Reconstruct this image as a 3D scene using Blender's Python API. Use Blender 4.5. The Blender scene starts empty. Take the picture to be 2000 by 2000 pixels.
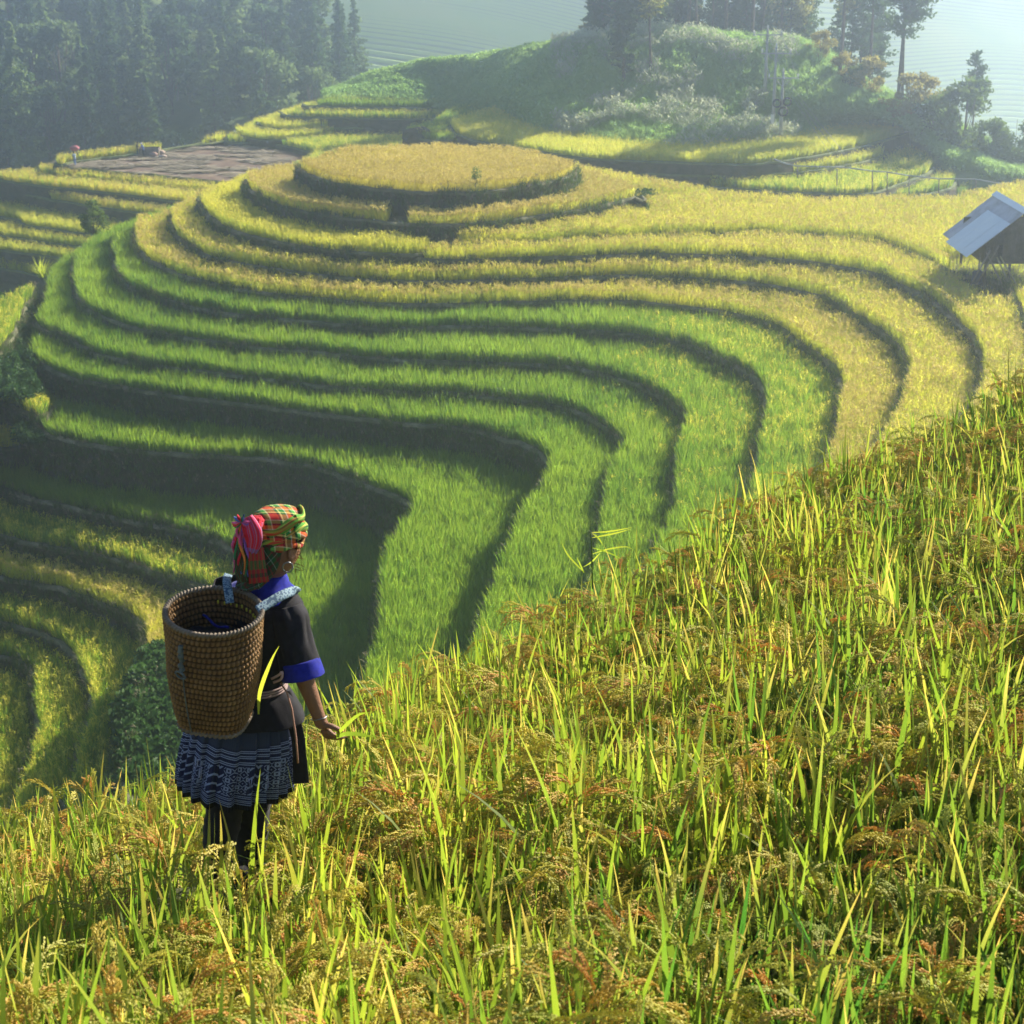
import bpy, bmesh, math, random
import numpy as np
from mathutils import Vector, Matrix, noise as mnoise
from mathutils.geometry import tessellate_polygon

random.seed(7)
rng = np.random.default_rng(7)
S = bpy.context.scene
R = math.radians

# ------------------------------------------------------------------ camera, world, sun, exposure
PITCH, F = R(20), 3500.0          # focal length in units of a 2000 px wide frame
cam = bpy.data.cameras.new('camera')
cam.lens = 63.0; cam.sensor_width = 36.0
cam.clip_start = 0.2; cam.clip_end = 6000
cam.dof.use_dof = True; cam.dof.focus_distance = 10.5; cam.dof.aperture_fstop = 9.0
co = bpy.data.objects.new('camera', cam)
co.location = (0, 0, 0); co.rotation_euler = (R(90) - PITCH, 0, 0)
S.collection.objects.link(co); S.camera = co

SUN_AZ, SUN_EL = R(46), R(30)     # azimuth to the right of the view, height
w = bpy.data.worlds.new('World'); S.world = w; w.use_nodes = True
wn, wl = w.node_tree.nodes, w.node_tree.links
sky = wn.new('ShaderNodeTexSky'); sky.sky_type = 'NISHITA'; sky.sun_disc = False
sky.sun_elevation = SUN_EL; sky.sun_rotation = SUN_AZ
sky.air_density = 1.0; sky.dust_density = 0.6
wl.new(sky.outputs[0], wn['Background'].inputs[0]); wn['Background'].inputs[1].default_value = 0.065
sd = bpy.data.lights.new('sun', 'SUN'); sd.energy = 5.0; sd.angle = R(0.6); sd.color = (1.0, 0.90, 0.72)
so = bpy.data.objects.new('sun', sd); S.collection.objects.link(so)
SUND = Vector((math.sin(SUN_AZ) * math.cos(SUN_EL), math.cos(SUN_AZ) * math.cos(SUN_EL), math.sin(SUN_EL)))
so.rotation_euler = SUND.to_track_quat('Z', 'Y').to_euler(); so.location = SUND * 60
S.view_settings.view_transform = 'Standard'; S.view_settings.look = 'None'
S.view_settings.gamma = 1.0; S.view_settings.use_curve_mapping = False
S.view_settings.exposure = 1.38
S.render.engine = 'CYCLES'
S.cycles.use_denoising = True
S.cycles.max_bounces = 8; S.cycles.diffuse_bounces = 3; S.cycles.transmission_bounces = 4
S.cycles.volume_bounces = 2; S.cycles.transparent_max_bounces = 8
S.cycles.sample_clamp_indirect = 6.0

# ------------------------------------------------------------------ measuring: a pixel of the photograph on a level or at a distance
def ray(u, v):
    a, b = (u - 1000) / F, (1000 - v) / F
    return np.array([a, math.cos(PITCH) + b * math.sin(PITCH), -math.sin(PITCH) + b * math.cos(PITCH)])
def PZ(u, v, z):
    r = ray(u, v); return r * (z / r[2])
def PD(u, v, d):
    r = ray(u, v); return r * (d / r[1])

# ------------------------------------------------------------------ materials
def new_mat(name):
    m = bpy.data.materials.new(name); m.use_nodes = True
    nt = m.node_tree
    return m, nt, nt.nodes, nt.links, nt.nodes['Principled BSDF'], nt.nodes['Material Output']
def ramp(N, L, fac, cols, pos=None):
    r = N.new('ShaderNodeValToRGB'); e = r.color_ramp.elements
    pos = pos or [i / (len(cols) - 1) for i in range(len(cols))]
    while len(e) < len(cols): e.new(0.5)
    for x, p, c in zip(e, pos, cols): x.position = p; x.color = (*c, 1)
    L.new(fac, r.inputs[0]); return r.outputs[0]
def noise_tex(N, L, scale, detail=4, vec=None, rough=0.6):
    t = N.new('ShaderNodeTexNoise'); t.inputs['Scale'].default_value = scale
    t.inputs['Detail'].default_value = detail; t.inputs['Roughness'].default_value = rough
    if vec is None:
        g = N.new('ShaderNodeNewGeometry'); vec = g.outputs['Position']
    L.new(vec, t.inputs['Vector']); return t.outputs['Fac']
def mix_rgb(N, L, fac, a, b, mode='MIX'):
    m = N.new('ShaderNodeMix'); m.data_type = 'RGBA'; m.blend_type = mode
    if isinstance(fac, (int, float)): m.inputs[0].default_value = fac
    else: L.new(fac, m.inputs[0])
    for i, x in ((6, a), (7, b)):
        if isinstance(x, tuple): m.inputs[i].default_value = (*x, 1)
        else: L.new(x, m.inputs[i])
    return m.outputs[2]
def mat_noise(name, cols, scale=3.0, rough=0.9, bump=0.4, bscale=20.0, spec=0.2, metal=0.0, pos=None):
    m, nt, N, L, P, O = new_mat(name)
    f = noise_tex(N, L, scale, 8, rough=0.7)
    L.new(ramp(N, L, f, cols, pos or [0.3 + 0.4 * i / (len(cols) - 1) for i in range(len(cols))]), P.inputs['Base Color'])
    P.inputs['Roughness'].default_value = rough; P.inputs['Specular IOR Level'].default_value = spec
    P.inputs['Metallic'].default_value = metal
    if bump:
        b = N.new('ShaderNodeBump'); b.inputs['Strength'].default_value = bump; b.inputs['Distance'].default_value = 0.05
        L.new(noise_tex(N, L, bscale, 6), b.inputs['Height']); L.new(b.outputs[0], P.inputs['Normal'])
    return m
def leaf_mat(name, c0, c1, trans, tip=None, pscale=0.12, gloss=0.015, trfac=0.5, rnd=1.0):
    """backlit leaf: diffuse + translucent, hue varied by plant and by place; 'tip' attribute yellows blade tips"""
    m, nt, N, L, P, O = new_mat(name); N.remove(P)
    oi = N.new('ShaderNodeObjectInfo')
    nz = noise_tex(N, L, pscale, 3)
    ad = N.new('ShaderNodeMath'); ad.operation = 'MULTIPLY_ADD'; L.new(oi.outputs['Random'], ad.inputs[0])
    ad.inputs[1].default_value = 0.45 * rnd; 
    mr = N.new('ShaderNodeMapRange'); mr.inputs[1].default_value = 0.32; mr.inputs[2].default_value = 0.68; mr.inputs[4].default_value = 1.0 - 0.45 * rnd
    L.new(nz, mr.inputs[0]); L.new(mr.outputs[0], ad.inputs[2])
    col = mix_rgb(N, L, ad.outputs[0], c0, c1)
    tcol = mix_rgb(N, L, ad.outputs[0], tuple(x * trans for x in c0), tuple(min(1, x * trans) for x in c1))
    if tip:
        at = N.new('ShaderNodeAttribute'); at.attribute_name = 'tip'
        col = mix_rgb(N, L, at.outputs['Fac'], col, tip); tcol = mix_rgb(N, L, at.outputs['Fac'], tcol, tuple(min(1, x * trans) for x in tip))
    d = N.new('ShaderNodeBsdfDiffuse'); t = N.new('ShaderNodeBsdfTranslucent'); g = N.new('ShaderNodeBsdfGlossy')
    g.inputs['Roughness'].default_value = 0.6
    L.new(col, d.inputs[0]); L.new(tcol, t.inputs[0])
    m1 = N.new('ShaderNodeMixShader'); m1.inputs[0].default_value = trfac; L.new(d.outputs[0], m1.inputs[1]); L.new(t.outputs[0], m1.inputs[2])
    m2 = N.new('ShaderNodeMixShader'); m2.inputs[0].default_value = gloss; L.new(m1.outputs[0], m2.inputs[1]); L.new(g.outputs[0], m2.inputs[2])
    L.new(m2.outputs[0], O.inputs[0]); return m

M = {}
M['soil'] = mat_noise('paddy_soil', [(.035, .04, .018), (.06, .065, .025), (.09, .08, .04)], 0.8)
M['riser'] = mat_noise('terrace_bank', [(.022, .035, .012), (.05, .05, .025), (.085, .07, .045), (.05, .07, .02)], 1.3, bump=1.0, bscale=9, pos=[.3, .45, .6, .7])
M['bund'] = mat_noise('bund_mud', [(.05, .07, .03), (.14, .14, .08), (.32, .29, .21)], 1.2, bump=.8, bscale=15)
M['stubble_soil'] = mat_noise('stubble_soil', [(.09, .055, .04), (.15, .10, .075), (.24, .18, .13)], 0.6, bump=1, bscale=6)
M['wild'] = mat_noise('wild_ground', [(.07, .12, .03), (.12, .18, .05), (.18, .22, .08)], .3, bump=1, bscale=3)
M['rice_green'] = leaf_mat('rice_green_leaf', (.055, .15, .012), (.20, .30, .022), 1.9, tip=(.26, .32, .04))
M['rice_gold'] = leaf_mat('rice_gold_leaf', (.46, .42, .05), (.68, .60, .08), 1.9, tip=(.5, .36, .12), trfac=.42)
M['rice_grain'] = leaf_mat('rice_grain', (.46, .38, .10), (.62, .52, .15), 1.4, trfac=.3, gloss=.02)
M['rice_pale'] = leaf_mat('rice_pale_leaf', (.26, .36, .03), (.52, .50, .05), 1.9, tip=(.4, .36, .1))

# ------------------------------------------------------------------ building helpers
COL = S.collection
def link(name, me, mats=None, parent=None):
    o = bpy.data.objects.new(name, me); COL.objects.link(o)
    if mats is not None:
        for m in (mats if isinstance(mats, (list, tuple)) else [mats]): me.materials.append(m)
    if parent is not None: o.parent = parent
    return o
def tag(o, label=None, cat=None, group=None, kind=None):
    if label: o['label'] = label
    if cat: o['category'] = cat
    if group: o['group'] = group
    if kind: o['kind'] = kind
    return o
def empty(name, loc):
    o = bpy.data.objects.new(name, None); COL.objects.link(o); o.location = loc; o.empty_display_size = .1; return o
def mesh_from(name, V, Fc, mi=None, smooth=False):
    me = bpy.data.meshes.new(name); me.from_pydata([tuple(v) for v in V], [], [tuple(f) for f in Fc])
    if mi is not None: me.polygons.foreach_set('material_index', mi)
    if smooth: me.polygons.foreach_set('use_smooth', [True] * len(me.polygons))
    me.update(); return me
def resample(P, step, closed=False):
    """Catmull-Rom through P, evenly spaced"""
    P = np.asarray(P, float)
    n = len(P); out = []
    rngi = range(n if closed else n - 1)
    for i in rngi:
        if closed: p0, p1, p2, p3 = P[i - 1], P[i], P[(i + 1) % n], P[(i + 2) % n]
        else: p0, p1, p2, p3 = P[max(i - 1, 0)], P[i], P[i + 1], P[min(i + 2, n - 1)]
        k = max(2, int(np.linalg.norm(p2 - p1) / (step * .5)))
        t = np.linspace(0, 1, k, endpoint=False)[:, None]
        out.append(.5 * ((2 * p1) + (-p0 + p2) * t + (2 * p0 - 5 * p1 + 4 * p2 - p3) * t ** 2 + (-p0 + 3 * p1 - 3 * p2 + p3) * t ** 3))
    if not closed: out.append(P[-1:])
    Q = np.vstack(out)
    if closed: Q = np.vstack([Q, Q[:1]])
    d = np.r_[0, np.cumsum(np.linalg.norm(np.diff(Q, axis=0), axis=1))]
    m = max(2, int(d[-1] / step) + 1)
    s = np.linspace(0, d[-1], m)
    if closed: s = s[:-1]
    return np.stack([np.interp(s, d, Q[:, j]) for j in range(Q.shape[1])], 1)
def inside(P, poly):
    x, y = P[:, 0], P[:, 1]; c = np.zeros(len(P), bool)
    a = poly; b = np.roll(poly, -1, 0)
    for (x1, y1), (x2, y2) in zip(a, b):
        if y1 == y2: continue
        k = (y1 > y) != (y2 > y)
        c ^= k & (x < (x2 - x1) * (y - y1) / (y2 - y1) + x1)
    return c
def dist_to(P, line, closed=True):
    out = np.full(len(P), 1e9)
    A = line; B = np.roll(line, -1, 0)
    if not closed: A, B = A[:-1], B[:-1]
    for a, b in zip(A, B):
        ab = b - a; L2 = ab @ ab + 1e-12
        t = np.clip(((P - a) @ ab) / L2, 0, 1)
        out = np.minimum(out, np.linalg.norm(P - a - t[:, None] * ab, axis=1))
    return out

# instancing of plants that nobody could count
def gn_scatter(name, pts, srcs, rot=None, scale=None, idx=None, tilt=None, label='', cat=None, group=None):
    n = len(pts); me = bpy.data.meshes.new(name)
    me.vertices.add(n); me.vertices.foreach_set('co', np.asarray(pts, np.float32).ravel())
    def attr(nm, typ, data):
        a = me.attributes.new(nm, typ, 'POINT'); a.data.foreach_set('vector' if typ == 'FLOAT_VECTOR' else 'value', data)
    rz = rng.uniform(0, 6.283, n) if rot is None else rot
    tl = rng.normal(0, .06, (n, 2)) if tilt is None else tilt
    attr('rot', 'FLOAT_VECTOR', np.c_[tl, rz].astype(np.float32).ravel())
    attr('scl', 'FLOAT', (rng.uniform(.8, 1.2, n) if scale is None else scale).astype(np.float32))
    attr('idx', 'INT', (rng.integers(0, len(srcs), n) if idx is None else idx).astype(np.int32))
    c = bpy.data.collections.new(name + '_shapes')
    for k, s in enumerate(srcs):
        o = bpy.data.objects.new('%02d_' % k + name, s); c.objects.link(o)
    o = bpy.data.objects.new(name, me); COL.objects.link(o)
    ng = bpy.data.node_groups.new(name, 'GeometryNodeTree')
    ng.interface.new_socket('Geometry', in_out='INPUT', socket_type='NodeSocketGeometry')
    ng.interface.new_socket('Geometry', in_out='OUTPUT', socket_type='NodeSocketGeometry')
    N, L = ng.nodes, ng.links
    gi, go = N.new('NodeGroupInput'), N.new('NodeGroupOutput')
    ip = N.new('GeometryNodeInstanceOnPoints'); ci = N.new('GeometryNodeCollectionInfo')
    ci.inputs['Collection'].default_value = c; ci.inputs['Separate Children'].default_value = True; ci.inputs['Reset Children'].default_value = True
    ip.inputs['Pick Instance'].default_value = True
    def na(nm, typ):
        a = N.new('GeometryNodeInputNamedAttribute'); a.data_type = typ; a.inputs[0].default_value = nm; return a.outputs[0]
    L.new(gi.outputs[0], ip.inputs['Points']); L.new(ci.outputs[0], ip.inputs['Instance'])
    L.new(na('idx', 'INT'), ip.inputs['Instance Index']); L.new(na('rot', 'FLOAT_VECTOR'), ip.inputs['Rotation']); L.new(na('scl', 'FLOAT'), ip.inputs['Scale'])
    L.new(ip.outputs[0], go.inputs[0])
    m = o.modifiers.new('scatter', 'NODES'); m.node_group = ng
    tag(o, label, cat, group, 'stuff'); return o

def in_view(P, mu=260, top=0.0):
    """keep what the frame could see, with a margin for a step aside"""
    P = np.asarray(P); y = P[:, 1] * math.cos(PITCH) - P[:, 2] * math.sin(PITCH)
    ok = y > 1
    y = np.maximum(y, 1e-3)
    u = 1000 + F * P[:, 0] / y; v = 1000 - F * (P[:, 1] * math.sin(PITCH) + P[:, 2] * math.cos(PITCH)) / y
    m = mu + 900.0 / y * 4
    return ok & (u > -m) & (u < 2000 + m) & (v > -m) & (v < 2000 + m * 1.2)

# plant shapes -------------------------------------------------------------
class Blades:
    def __init__(s): s.V, s.F, s.M, s.T = [], [], [], []
    def blade(s, base, az, lean, L, w, droop=.4, n=3, mi=0, tip=0.0, twist=0.0):
        """flat tapering leaf from base, leaning az-ward and drooping"""
        i0 = len(s.V); d = Vector((math.cos(az), math.sin(az), 0)); side = Vector((-math.sin(az + twist), math.cos(az + twist), 0))
        p = Vector(base); a = lean
        for k in range(n + 1):
            t = k / n; ww = w * (.75 + .5 * t if t < .4 else 1.0 * (1 - ((t - .4) / .6) ** 1.6)) * .5
            if k < n:
                s.V += [p - side * ww, p + side * ww]; s.T += [tip * t ** 3] * 2
            else:
                s.V.append(p.copy()); s.T.append(tip)
            p = p + (d * math.sin(a) + Vector((0, 0, math.cos(a)))) * (L / n); a += droop / n
        for k in range(n - 1):
            j = i0 + 2 * k; s.F.append((j, j + 1, j + 3, j + 2)); s.M.append(mi)
        j = i0 + 2 * (n - 1); s.F.append((j, j + 1, j + 2)); s.M.append(mi)
    def mesh(s, name, mats):
        me = mesh_from(name, s.V, s.F, s.M)
        a = me.attributes.new('tip', 'FLOAT', 'POINT'); a.data.foreach_set('value', np.array(s.T, np.float32))
        for m in mats: me.materials.append(m)
        return me
def tuft(name, n, h, spread, w, mats, heads=0, hl=.2, seed=0, droop=.5):
    rd = random.Random(seed); b = Blades()
    for i in range(n):
        az = rd.uniform(0, 6.283); r = spread * rd.random() ** .5
        b.blade((r * math.cos(az) * .5, r * math.sin(az) * .5, -.04), az + rd.uniform(-.5, .5), rd.uniform(.02, .32), h * rd.uniform(.7, 1.1), w * rd.uniform(.7, 1.2), rd.uniform(.1, droop), 3, 0, rd.random() ** 2, rd.uniform(-1.2, 1.2))
    for i in range(heads):   # nodding grain heads as narrow curved strips
        az = rd.uniform(0, 6.283); r = spread * .5
        b.blade((r * math.cos(az) * rd.random(), r * math.sin(az) * rd.random(), h * rd.uniform(.72, .95)), az, rd.uniform(.3, .8), hl * rd.uniform(.7, 1.1), .028, rd.uniform(1.2, 2.2), 3, 1, 0, rd.uniform(-1, 1))
    return b.mesh(name, mats)

# ------------------------------------------------------------------ terraces of the near hill
Z = dict(L0=-17.6, L1=-18.95, T2R=-19.87, T2L=-20.12, T3R=-20.32, L3=-21.14, L4=-21.9, L5=-22.64, L6=-23.44, L7=-24.2, L8=-24.9,
         L9=-26.5, L10=-28.9, L11=-29.9, L12=-31.0, L13=-32.2, L14=-33.05, L15=-34.0,
         R0=-22.6, R1=-23.5, R2=-24.2, R3=-25.0, R4=-25.8, MID=-23.0, G0=-22.9, G1=-23.7, G2=-24.6, G3=-25.2, G4=-25.6, FL=-26.0, YS=-25.75,
         B1=-26.67, B2=-27.05, B3=-27.97, B4=-29.4, B5=-30.16, B6=-30.84, B7=-32.2, B8=-33.2, W1=-24.2, W2=-26.0, W3=-27.5)
def A(k, dz, *uv): return [PZ(u, v, Z[k] + dz)[:2] for u, v in uv]
CAN = 0.7
BACK = [np.array([75., 112.])] + A('T2R', CAN, (2000, 350), (1980, 352), (1940, 361), (1895, 373), (1850, 379), (1700, 380), (1595, 385), (1520, 380), (1460, 373), (1400, 365), (1325, 354), (1250, 340), (1180, 328), (1130, 316)) + [np.array([-3, 119.5]), np.array([-9., 119.5])]
def right_close(y0=14, x0=14): return [np.array([x0, y0]), np.array([75., y0])] + BACK
T = []   # name, z, lip polyline, closure
T.append(('L0', A('L0', 0, (584, 327), (588, 334), (604, 343), (640, 356), (695, 365), (767, 372), (822, 377), (876, 376.5), (930, 376.5), (985, 370), (1057, 360), (1112, 345), (1128, 331)) + A('L0', CAN, (1118, 312), (1075, 298), (1021, 287), (948, 281), (858, 279), (804, 278), (695, 283), (650, 292), (622, 300), (604, 310)), []))
T.append(('L1', A('L1', 0, (478, 352), (484, 369), (508, 385), (547, 403), (586, 412), (659, 425), (731, 432), (757, 436), (862, 440), (949, 436), (1021, 427), (1093, 417), (1166, 405), (1220, 392), (1249, 385)), A('L1', CAN, (1262, 372), (1225, 352), (1160, 332)) + [np.array([-2., 119.]), np.array([-9., 118.5])] + A('L1', CAN, (606, 306), (560, 316), (520, 324), (495, 332))))
T.append(('T2R', A('T2R', 0, (800, 468), (848, 478), (914, 478), (1000, 475), (1129, 470), (1259, 462), (1336, 461), (1414, 458), (1500, 457), (1629, 465), (1707, 472), (1772, 492), (1810, 509), (1862, 533), (1900, 542), (1950, 552), (1975, 575), (2000, 630), (2020, 700), (2025, 800)), [np.array([26., 40.]), np.array([34., 14.]), np.array([75., 14.])] + BACK + A('L1', CAN, (600, 330)) + A('L1', 0, (640, 405))))
T.append(('T2L', A('T2L', 0, (389, 388), (394, 407), (418, 431), (456, 452), (500, 464), (603, 484), (707, 494), (785, 498), (829, 495), (856, 482)), A('T2R', 0, (900, 460), (900, 420)) + [np.array([-2, 119.4]), np.array([-9., 118.8])] + A('T2L', CAN, (495, 332), (440, 352), (389, 374))))
T.append(('T3R', A('T3R', 0, (790, 486), (801, 501), (823, 507), (888, 510), (1000, 505), (1129, 502), (1259, 497), (1388, 500), (1500, 506), (1604, 516), (1707, 535), (1759, 558), (1812, 584), (1860, 625), (1900, 665), (1918, 720), (1910, 775), (1880, 850)), [np.array([18., 38.]), np.array([26., 14.]), np.array([75., 14.])] + BACK + A('T2L', 0, (760, 430))))
T.append(('L3', A('L3', 0, (334, 428), (337, 447), (347, 465), (375, 485), (414, 503), (500, 520), (603, 535), (707, 546), (785, 550), (888, 550), (1000, 547), (1129, 542), (1259, 540), (1388, 547), (1500, 558), (1552, 568), (1604, 581), (1655, 607), (1707, 641), (1746, 674), (1767, 705), (1772, 736), (1759, 788), (1743, 824), (1700, 900)), right_close(14, 16) + A('L3', CAN, (495, 332), (389, 373), (338, 398))))
T.append(('L4', A('L4', 0, (268, 438), (263, 460), (265, 480), (282, 503), (336, 532), (414, 555), (500, 571), (603, 582), (707, 592), (785, 595), (888, 595), (1000, 591), (1129, 589), (1233, 590), (1336, 600), (1414, 610), (1500, 632), (1526, 646), (1565, 674), (1604, 700), (1629, 723), (1640, 749), (1640, 788), (1635, 827), (1622, 879), (1590, 960)), right_close(14, 14.5) + A('L4', CAN, (389, 373), (338, 398), (296, 415))))
T.append(('L5', A('L5', 0, (226, 462), (222, 490), (224, 515), (236, 547), (259, 566), (324, 586), (388, 604), (500, 620), (603, 629), (681, 637), (733, 642), (811, 642), (888, 639), (1000, 642), (1103, 645), (1207, 652), (1285, 664), (1362, 682), (1410, 706), (1453, 724), (1479, 749), (1494, 770), (1495, 801), (1487, 853), (1479, 892), (1471, 957), (1460, 983), (1440, 1030)), right_close(14, 13) + A('L5', CAN, (338, 398), (296, 415), (249, 431))))
T.append(('L6', A('L6', 0, (149, 510), (145, 535), (147, 560), (151, 581), (168, 604), (207, 623), (259, 641), (324, 654), (388, 664), (500, 680), (603, 687), (707, 699), (811, 705), (1000, 712), (1103, 717), (1181, 734), (1259, 760), (1310, 788), (1338, 815), (1345, 828), (1334, 853), (1321, 892), (1318, 931), (1316, 983), (1305, 1035), (1292, 1060), (1270, 1110)), right_close(14, 11.5) + A('L6', CAN, (296, 415), (249, 431), (200, 449), (150, 482))))
T.append(('L7', A('L7', 0, (68, 628), (78, 643), (116, 656), (155, 676), (181, 690), (259, 708), (362, 723), (500, 740), (629, 755), (759, 765), (888, 770), (1000, 782), (1078, 793), (1129, 806), (1168, 827), (1194, 846), (1215, 866), (1222, 880), (1204, 898), (1186, 931), (1179, 970), (1176, 1009), (1168, 1048), (1165, 1086), (1163, 1112), (1150, 1170)), right_close(14, 10) + A('L7', CAN, (249, 431), (190, 462), (127, 498), (103, 514), (92, 535), (91, 555), (85, 586), (70, 607))))
T.append(('L8', A('L8', 0, (46, 690), (78, 711), (104, 726), (155, 744), (233, 757), (311, 770), (388, 781), (500, 793), (603, 808), (707, 819), (811, 830), (888, 835), (940, 845), (1000, 863), (1039, 877), (1060, 893), (1074, 910), (1070, 931), (1052, 965), (1034, 991), (1016, 1022), (1000, 1053), (985, 1090), (965, 1150), (945, 1200), (930, 1250)), right_close(14, 8.5) + A('L8', CAN, (127, 498), (88, 560), (66, 625), (60, 664), (50, 680))))
T.append(('L9', A('L9', 0, (75, 845), (129, 861), (186, 871), (259, 881), (362, 889), (500, 897), (552, 904), (603, 912), (655, 928), (707, 946), (746, 961), (780, 974), (806, 992), (800, 1018), (774, 1052), (754, 1083), (743, 1122), (743, 1186), (738, 1238), (730, 1269), (715, 1340)), right_close(14, 6) + A('L9', CAN, (127, 498), (80, 700), (68, 790), (70, 815))))
T.append(('L10', A('L10', 0, (-160, 930), (-80, 942), (0, 956), (78, 979), (129, 990), (233, 1016), (336, 1036), (414, 1057), (453, 1075), (500, 1110), (530, 1160), (540, 1230), (530, 1320), (515, 1420), (500, 1520)), right_close(14, 4) + [np.array([-30., 118.]), np.array([-45, 100.])]))
T.append(('L11', A('L11', 0, (-160, 1030), (0, 1049), (78, 1067), (181, 1085), (259, 1104), (311, 1124), (388, 1145), (420, 1160), (432, 1190), (400, 1250), (330, 1305), (275, 1350), (262, 1400), (252, 1450), (240, 1540)), right_close(14, 0) + [np.array([-30., 117.]), np.array([-46, 98.])]))
T.append(('L12', A('L12', 0, (-160, 1105), (0, 1130), (104, 1148), (155, 1166), (207, 1184), (259, 1207), (276, 1228), (285, 1254), (284, 1290), (260, 1330), (238, 1370), (235, 1420), (225, 1480), (205, 1560)), right_close(14, -2) + [np.array([-30., 116.]), np.array([-47, 96.])]))
T.append(('L13', A('L13', 0, (-160, 1190), (0, 1217), (78, 1238), (129, 1269), (155, 1303), (170, 1342), (179, 1372), (177, 1407), (168, 1446), (155, 1480), (145, 1510), (125, 1570)), right_close(14, -4) + [np.array([-30., 115.]), np.array([-48, 94.])]))
T.append(('L14', A('L14', 0, (-160, 1262), (0, 1285), (39, 1298), (60, 1314), (70, 1335), (66, 1355), (66, 1381), (73, 1415), (77, 1433), (65, 1465), (52, 1510), (20, 1600)), right_close(14, -8) + [np.array([-30., 114.]), np.array([-49, 92.])]))
T.append(('L15', [np.array(q, float) for q in ((-60, 20), (60, 20), (60, 112), (-26, 112), (-60, 92))], []))
T.append(('W1', A('W1', CAN, (-160, 652), (0, 579), (40, 559), (72, 545), (64, 560)) + A('W1', 0, (50, 600), (35, 640), (0, 690), (-60, 745), (-160, 800)), []))
T.append(('W2', A('W2', CAN, (-160, 700), (0, 720), (60, 750), (100, 775)) + A('W2', 0, (100, 805), (83, 824), (39, 802), (0, 788), (-160, 770)), []))
T.append(('W3', A('W3', CAN, (-160, 790), (0, 822), (50, 840), (90, 850)) + A('W3', 0, (75, 872), (52, 873), (0, 877), (-160, 890)), []))

def noise1(x, y, s, seed=0.0): return mnoise.noise(Vector((x * s + seed, y * s - seed, seed * .37)))
TERR = {}
EXT = ('T3R', 'L3', 'L4', 'L5', 'L6', 'L7', 'L8', 'L9')
def terrace(key, z, lip, close, name='terrace', mats=None, deep=14.0, riser=1.6, step=.3, k=0, wob=.13):
    if close and key in EXT:
        dd = lip[-1] - lip[-2]; dd = dd / np.linalg.norm(dd); lip = list(lip) + [lip[-1] + dd * 7, lip[-1] + dd * 14 + np.array([2., 0])]
    lipR = resample(lip, step)
    if close:
        C = [p for p in close]
        cR = resample([lipR[-1]] + C + [lipR[0]], 1.2)[1:-1] if len(C) < 3 else np.vstack([np.linspace(a, b, max(2, int(np.linalg.norm(b - a) / 1.5)), endpoint=False) for a, b in zip([lipR[-1]] + C, C + [lipR[0]])])[1:]
        cR = cR + 0.0
        P = np.vstack([lipR, cR]); nl = len(lipR)
    else:
        P = resample(lip, step, closed=True); nl = len(P)
    area = .5 * np.sum(P[:, 0] * np.roll(P[:, 1], -1) - np.roll(P[:, 0], -1) * P[:, 1])
    if area < 0: P = P[::-1].copy()
    nrev = area < 0
    n = len(P)
    tn = np.roll(P, -1, 0) - np.roll(P, 1, 0); tn /= np.linalg.norm(tn, axis=1)[:, None] + 1e-9
    nr = np.c_[tn[:, 1], -tn[:, 0]]                      # outward for a counter-clockwise ring
    wv = np.array([[noise1(p[0], p[1], .9, 3.1 + k) * wob + noise1(p[0], p[1], 2.2, 9.1 + k) * wob * .8] for p in P])
    P = P + nr * wv
    TERR[key] = (z, P, nl, nrev)
    # rings: inner field level, bund inner, bund crest, riser foot rows, deep skirt
    def ring(off, zz, amp=0, s=2.0, sd=0):
        Q = P + nr * off
        zv = np.array([zz + (noise1(q[0], q[1], s, sd) * amp if amp else 0) for q in Q])
        if amp: Q = Q + nr * np.array([[noise1(q[0], q[1], s * 1.1, sd + 7)] for q in Q]) * amp * .8
        return np.c_[Q, zv]
    rings = [ring(-.26, z - .02), ring(-.2, z + .05, .03), ring(-.08, z + .07, .05, 3), ring(.03, z + .0, .06, 3, 2), ring(.05, z - .1, .07, 3, 2),
             ring(.10, z - riser * .25, .10, 1.4, 4), ring(.17, z - riser * .5, .12, 1.6, 6), ring(.24, z - riser * .75, .10, 1.8, 8), ring(.33, z - riser, .05, 1, 3), ring(.33, z - deep)]
    V = np.vstack(rings); Fc = []; mi = []
    for r_ in range(len(rings) - 1):
        for i in range(n):
            j = (i + 1) % n; Fc.append((r_ * n + i, (r_ + 1) * n + i, (r_ + 1) * n + j, r_ * n + j))
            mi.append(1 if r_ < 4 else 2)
    tri = tessellate_polygon([[Vector((x, y, 0)) for x, y in P - nr * .26]])
    for t in tri:
        a, b, c = t
        A_, B_, C_ = rings[0][a], rings[0][b], rings[0][c]
        if (B_[0] - A_[0]) * (C_[1] - A_[1]) - (B_[1] - A_[1]) * (C_[0] - A_[0]) < 0: a, b, c = a, c, b
        Fc.append((a, b, c)); mi.append(0)
    me = mesh_from(name, V, Fc, mi)
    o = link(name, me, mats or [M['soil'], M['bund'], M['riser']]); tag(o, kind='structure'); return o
RIS = dict(L8=1.9, L9=2.7, L0=1.6, W1=2.0)
for k, (key, lip, close) in enumerate(T):
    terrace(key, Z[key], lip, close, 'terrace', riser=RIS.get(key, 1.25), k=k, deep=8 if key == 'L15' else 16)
NEAR_KEYS = [t[0] for t in T]

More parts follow.
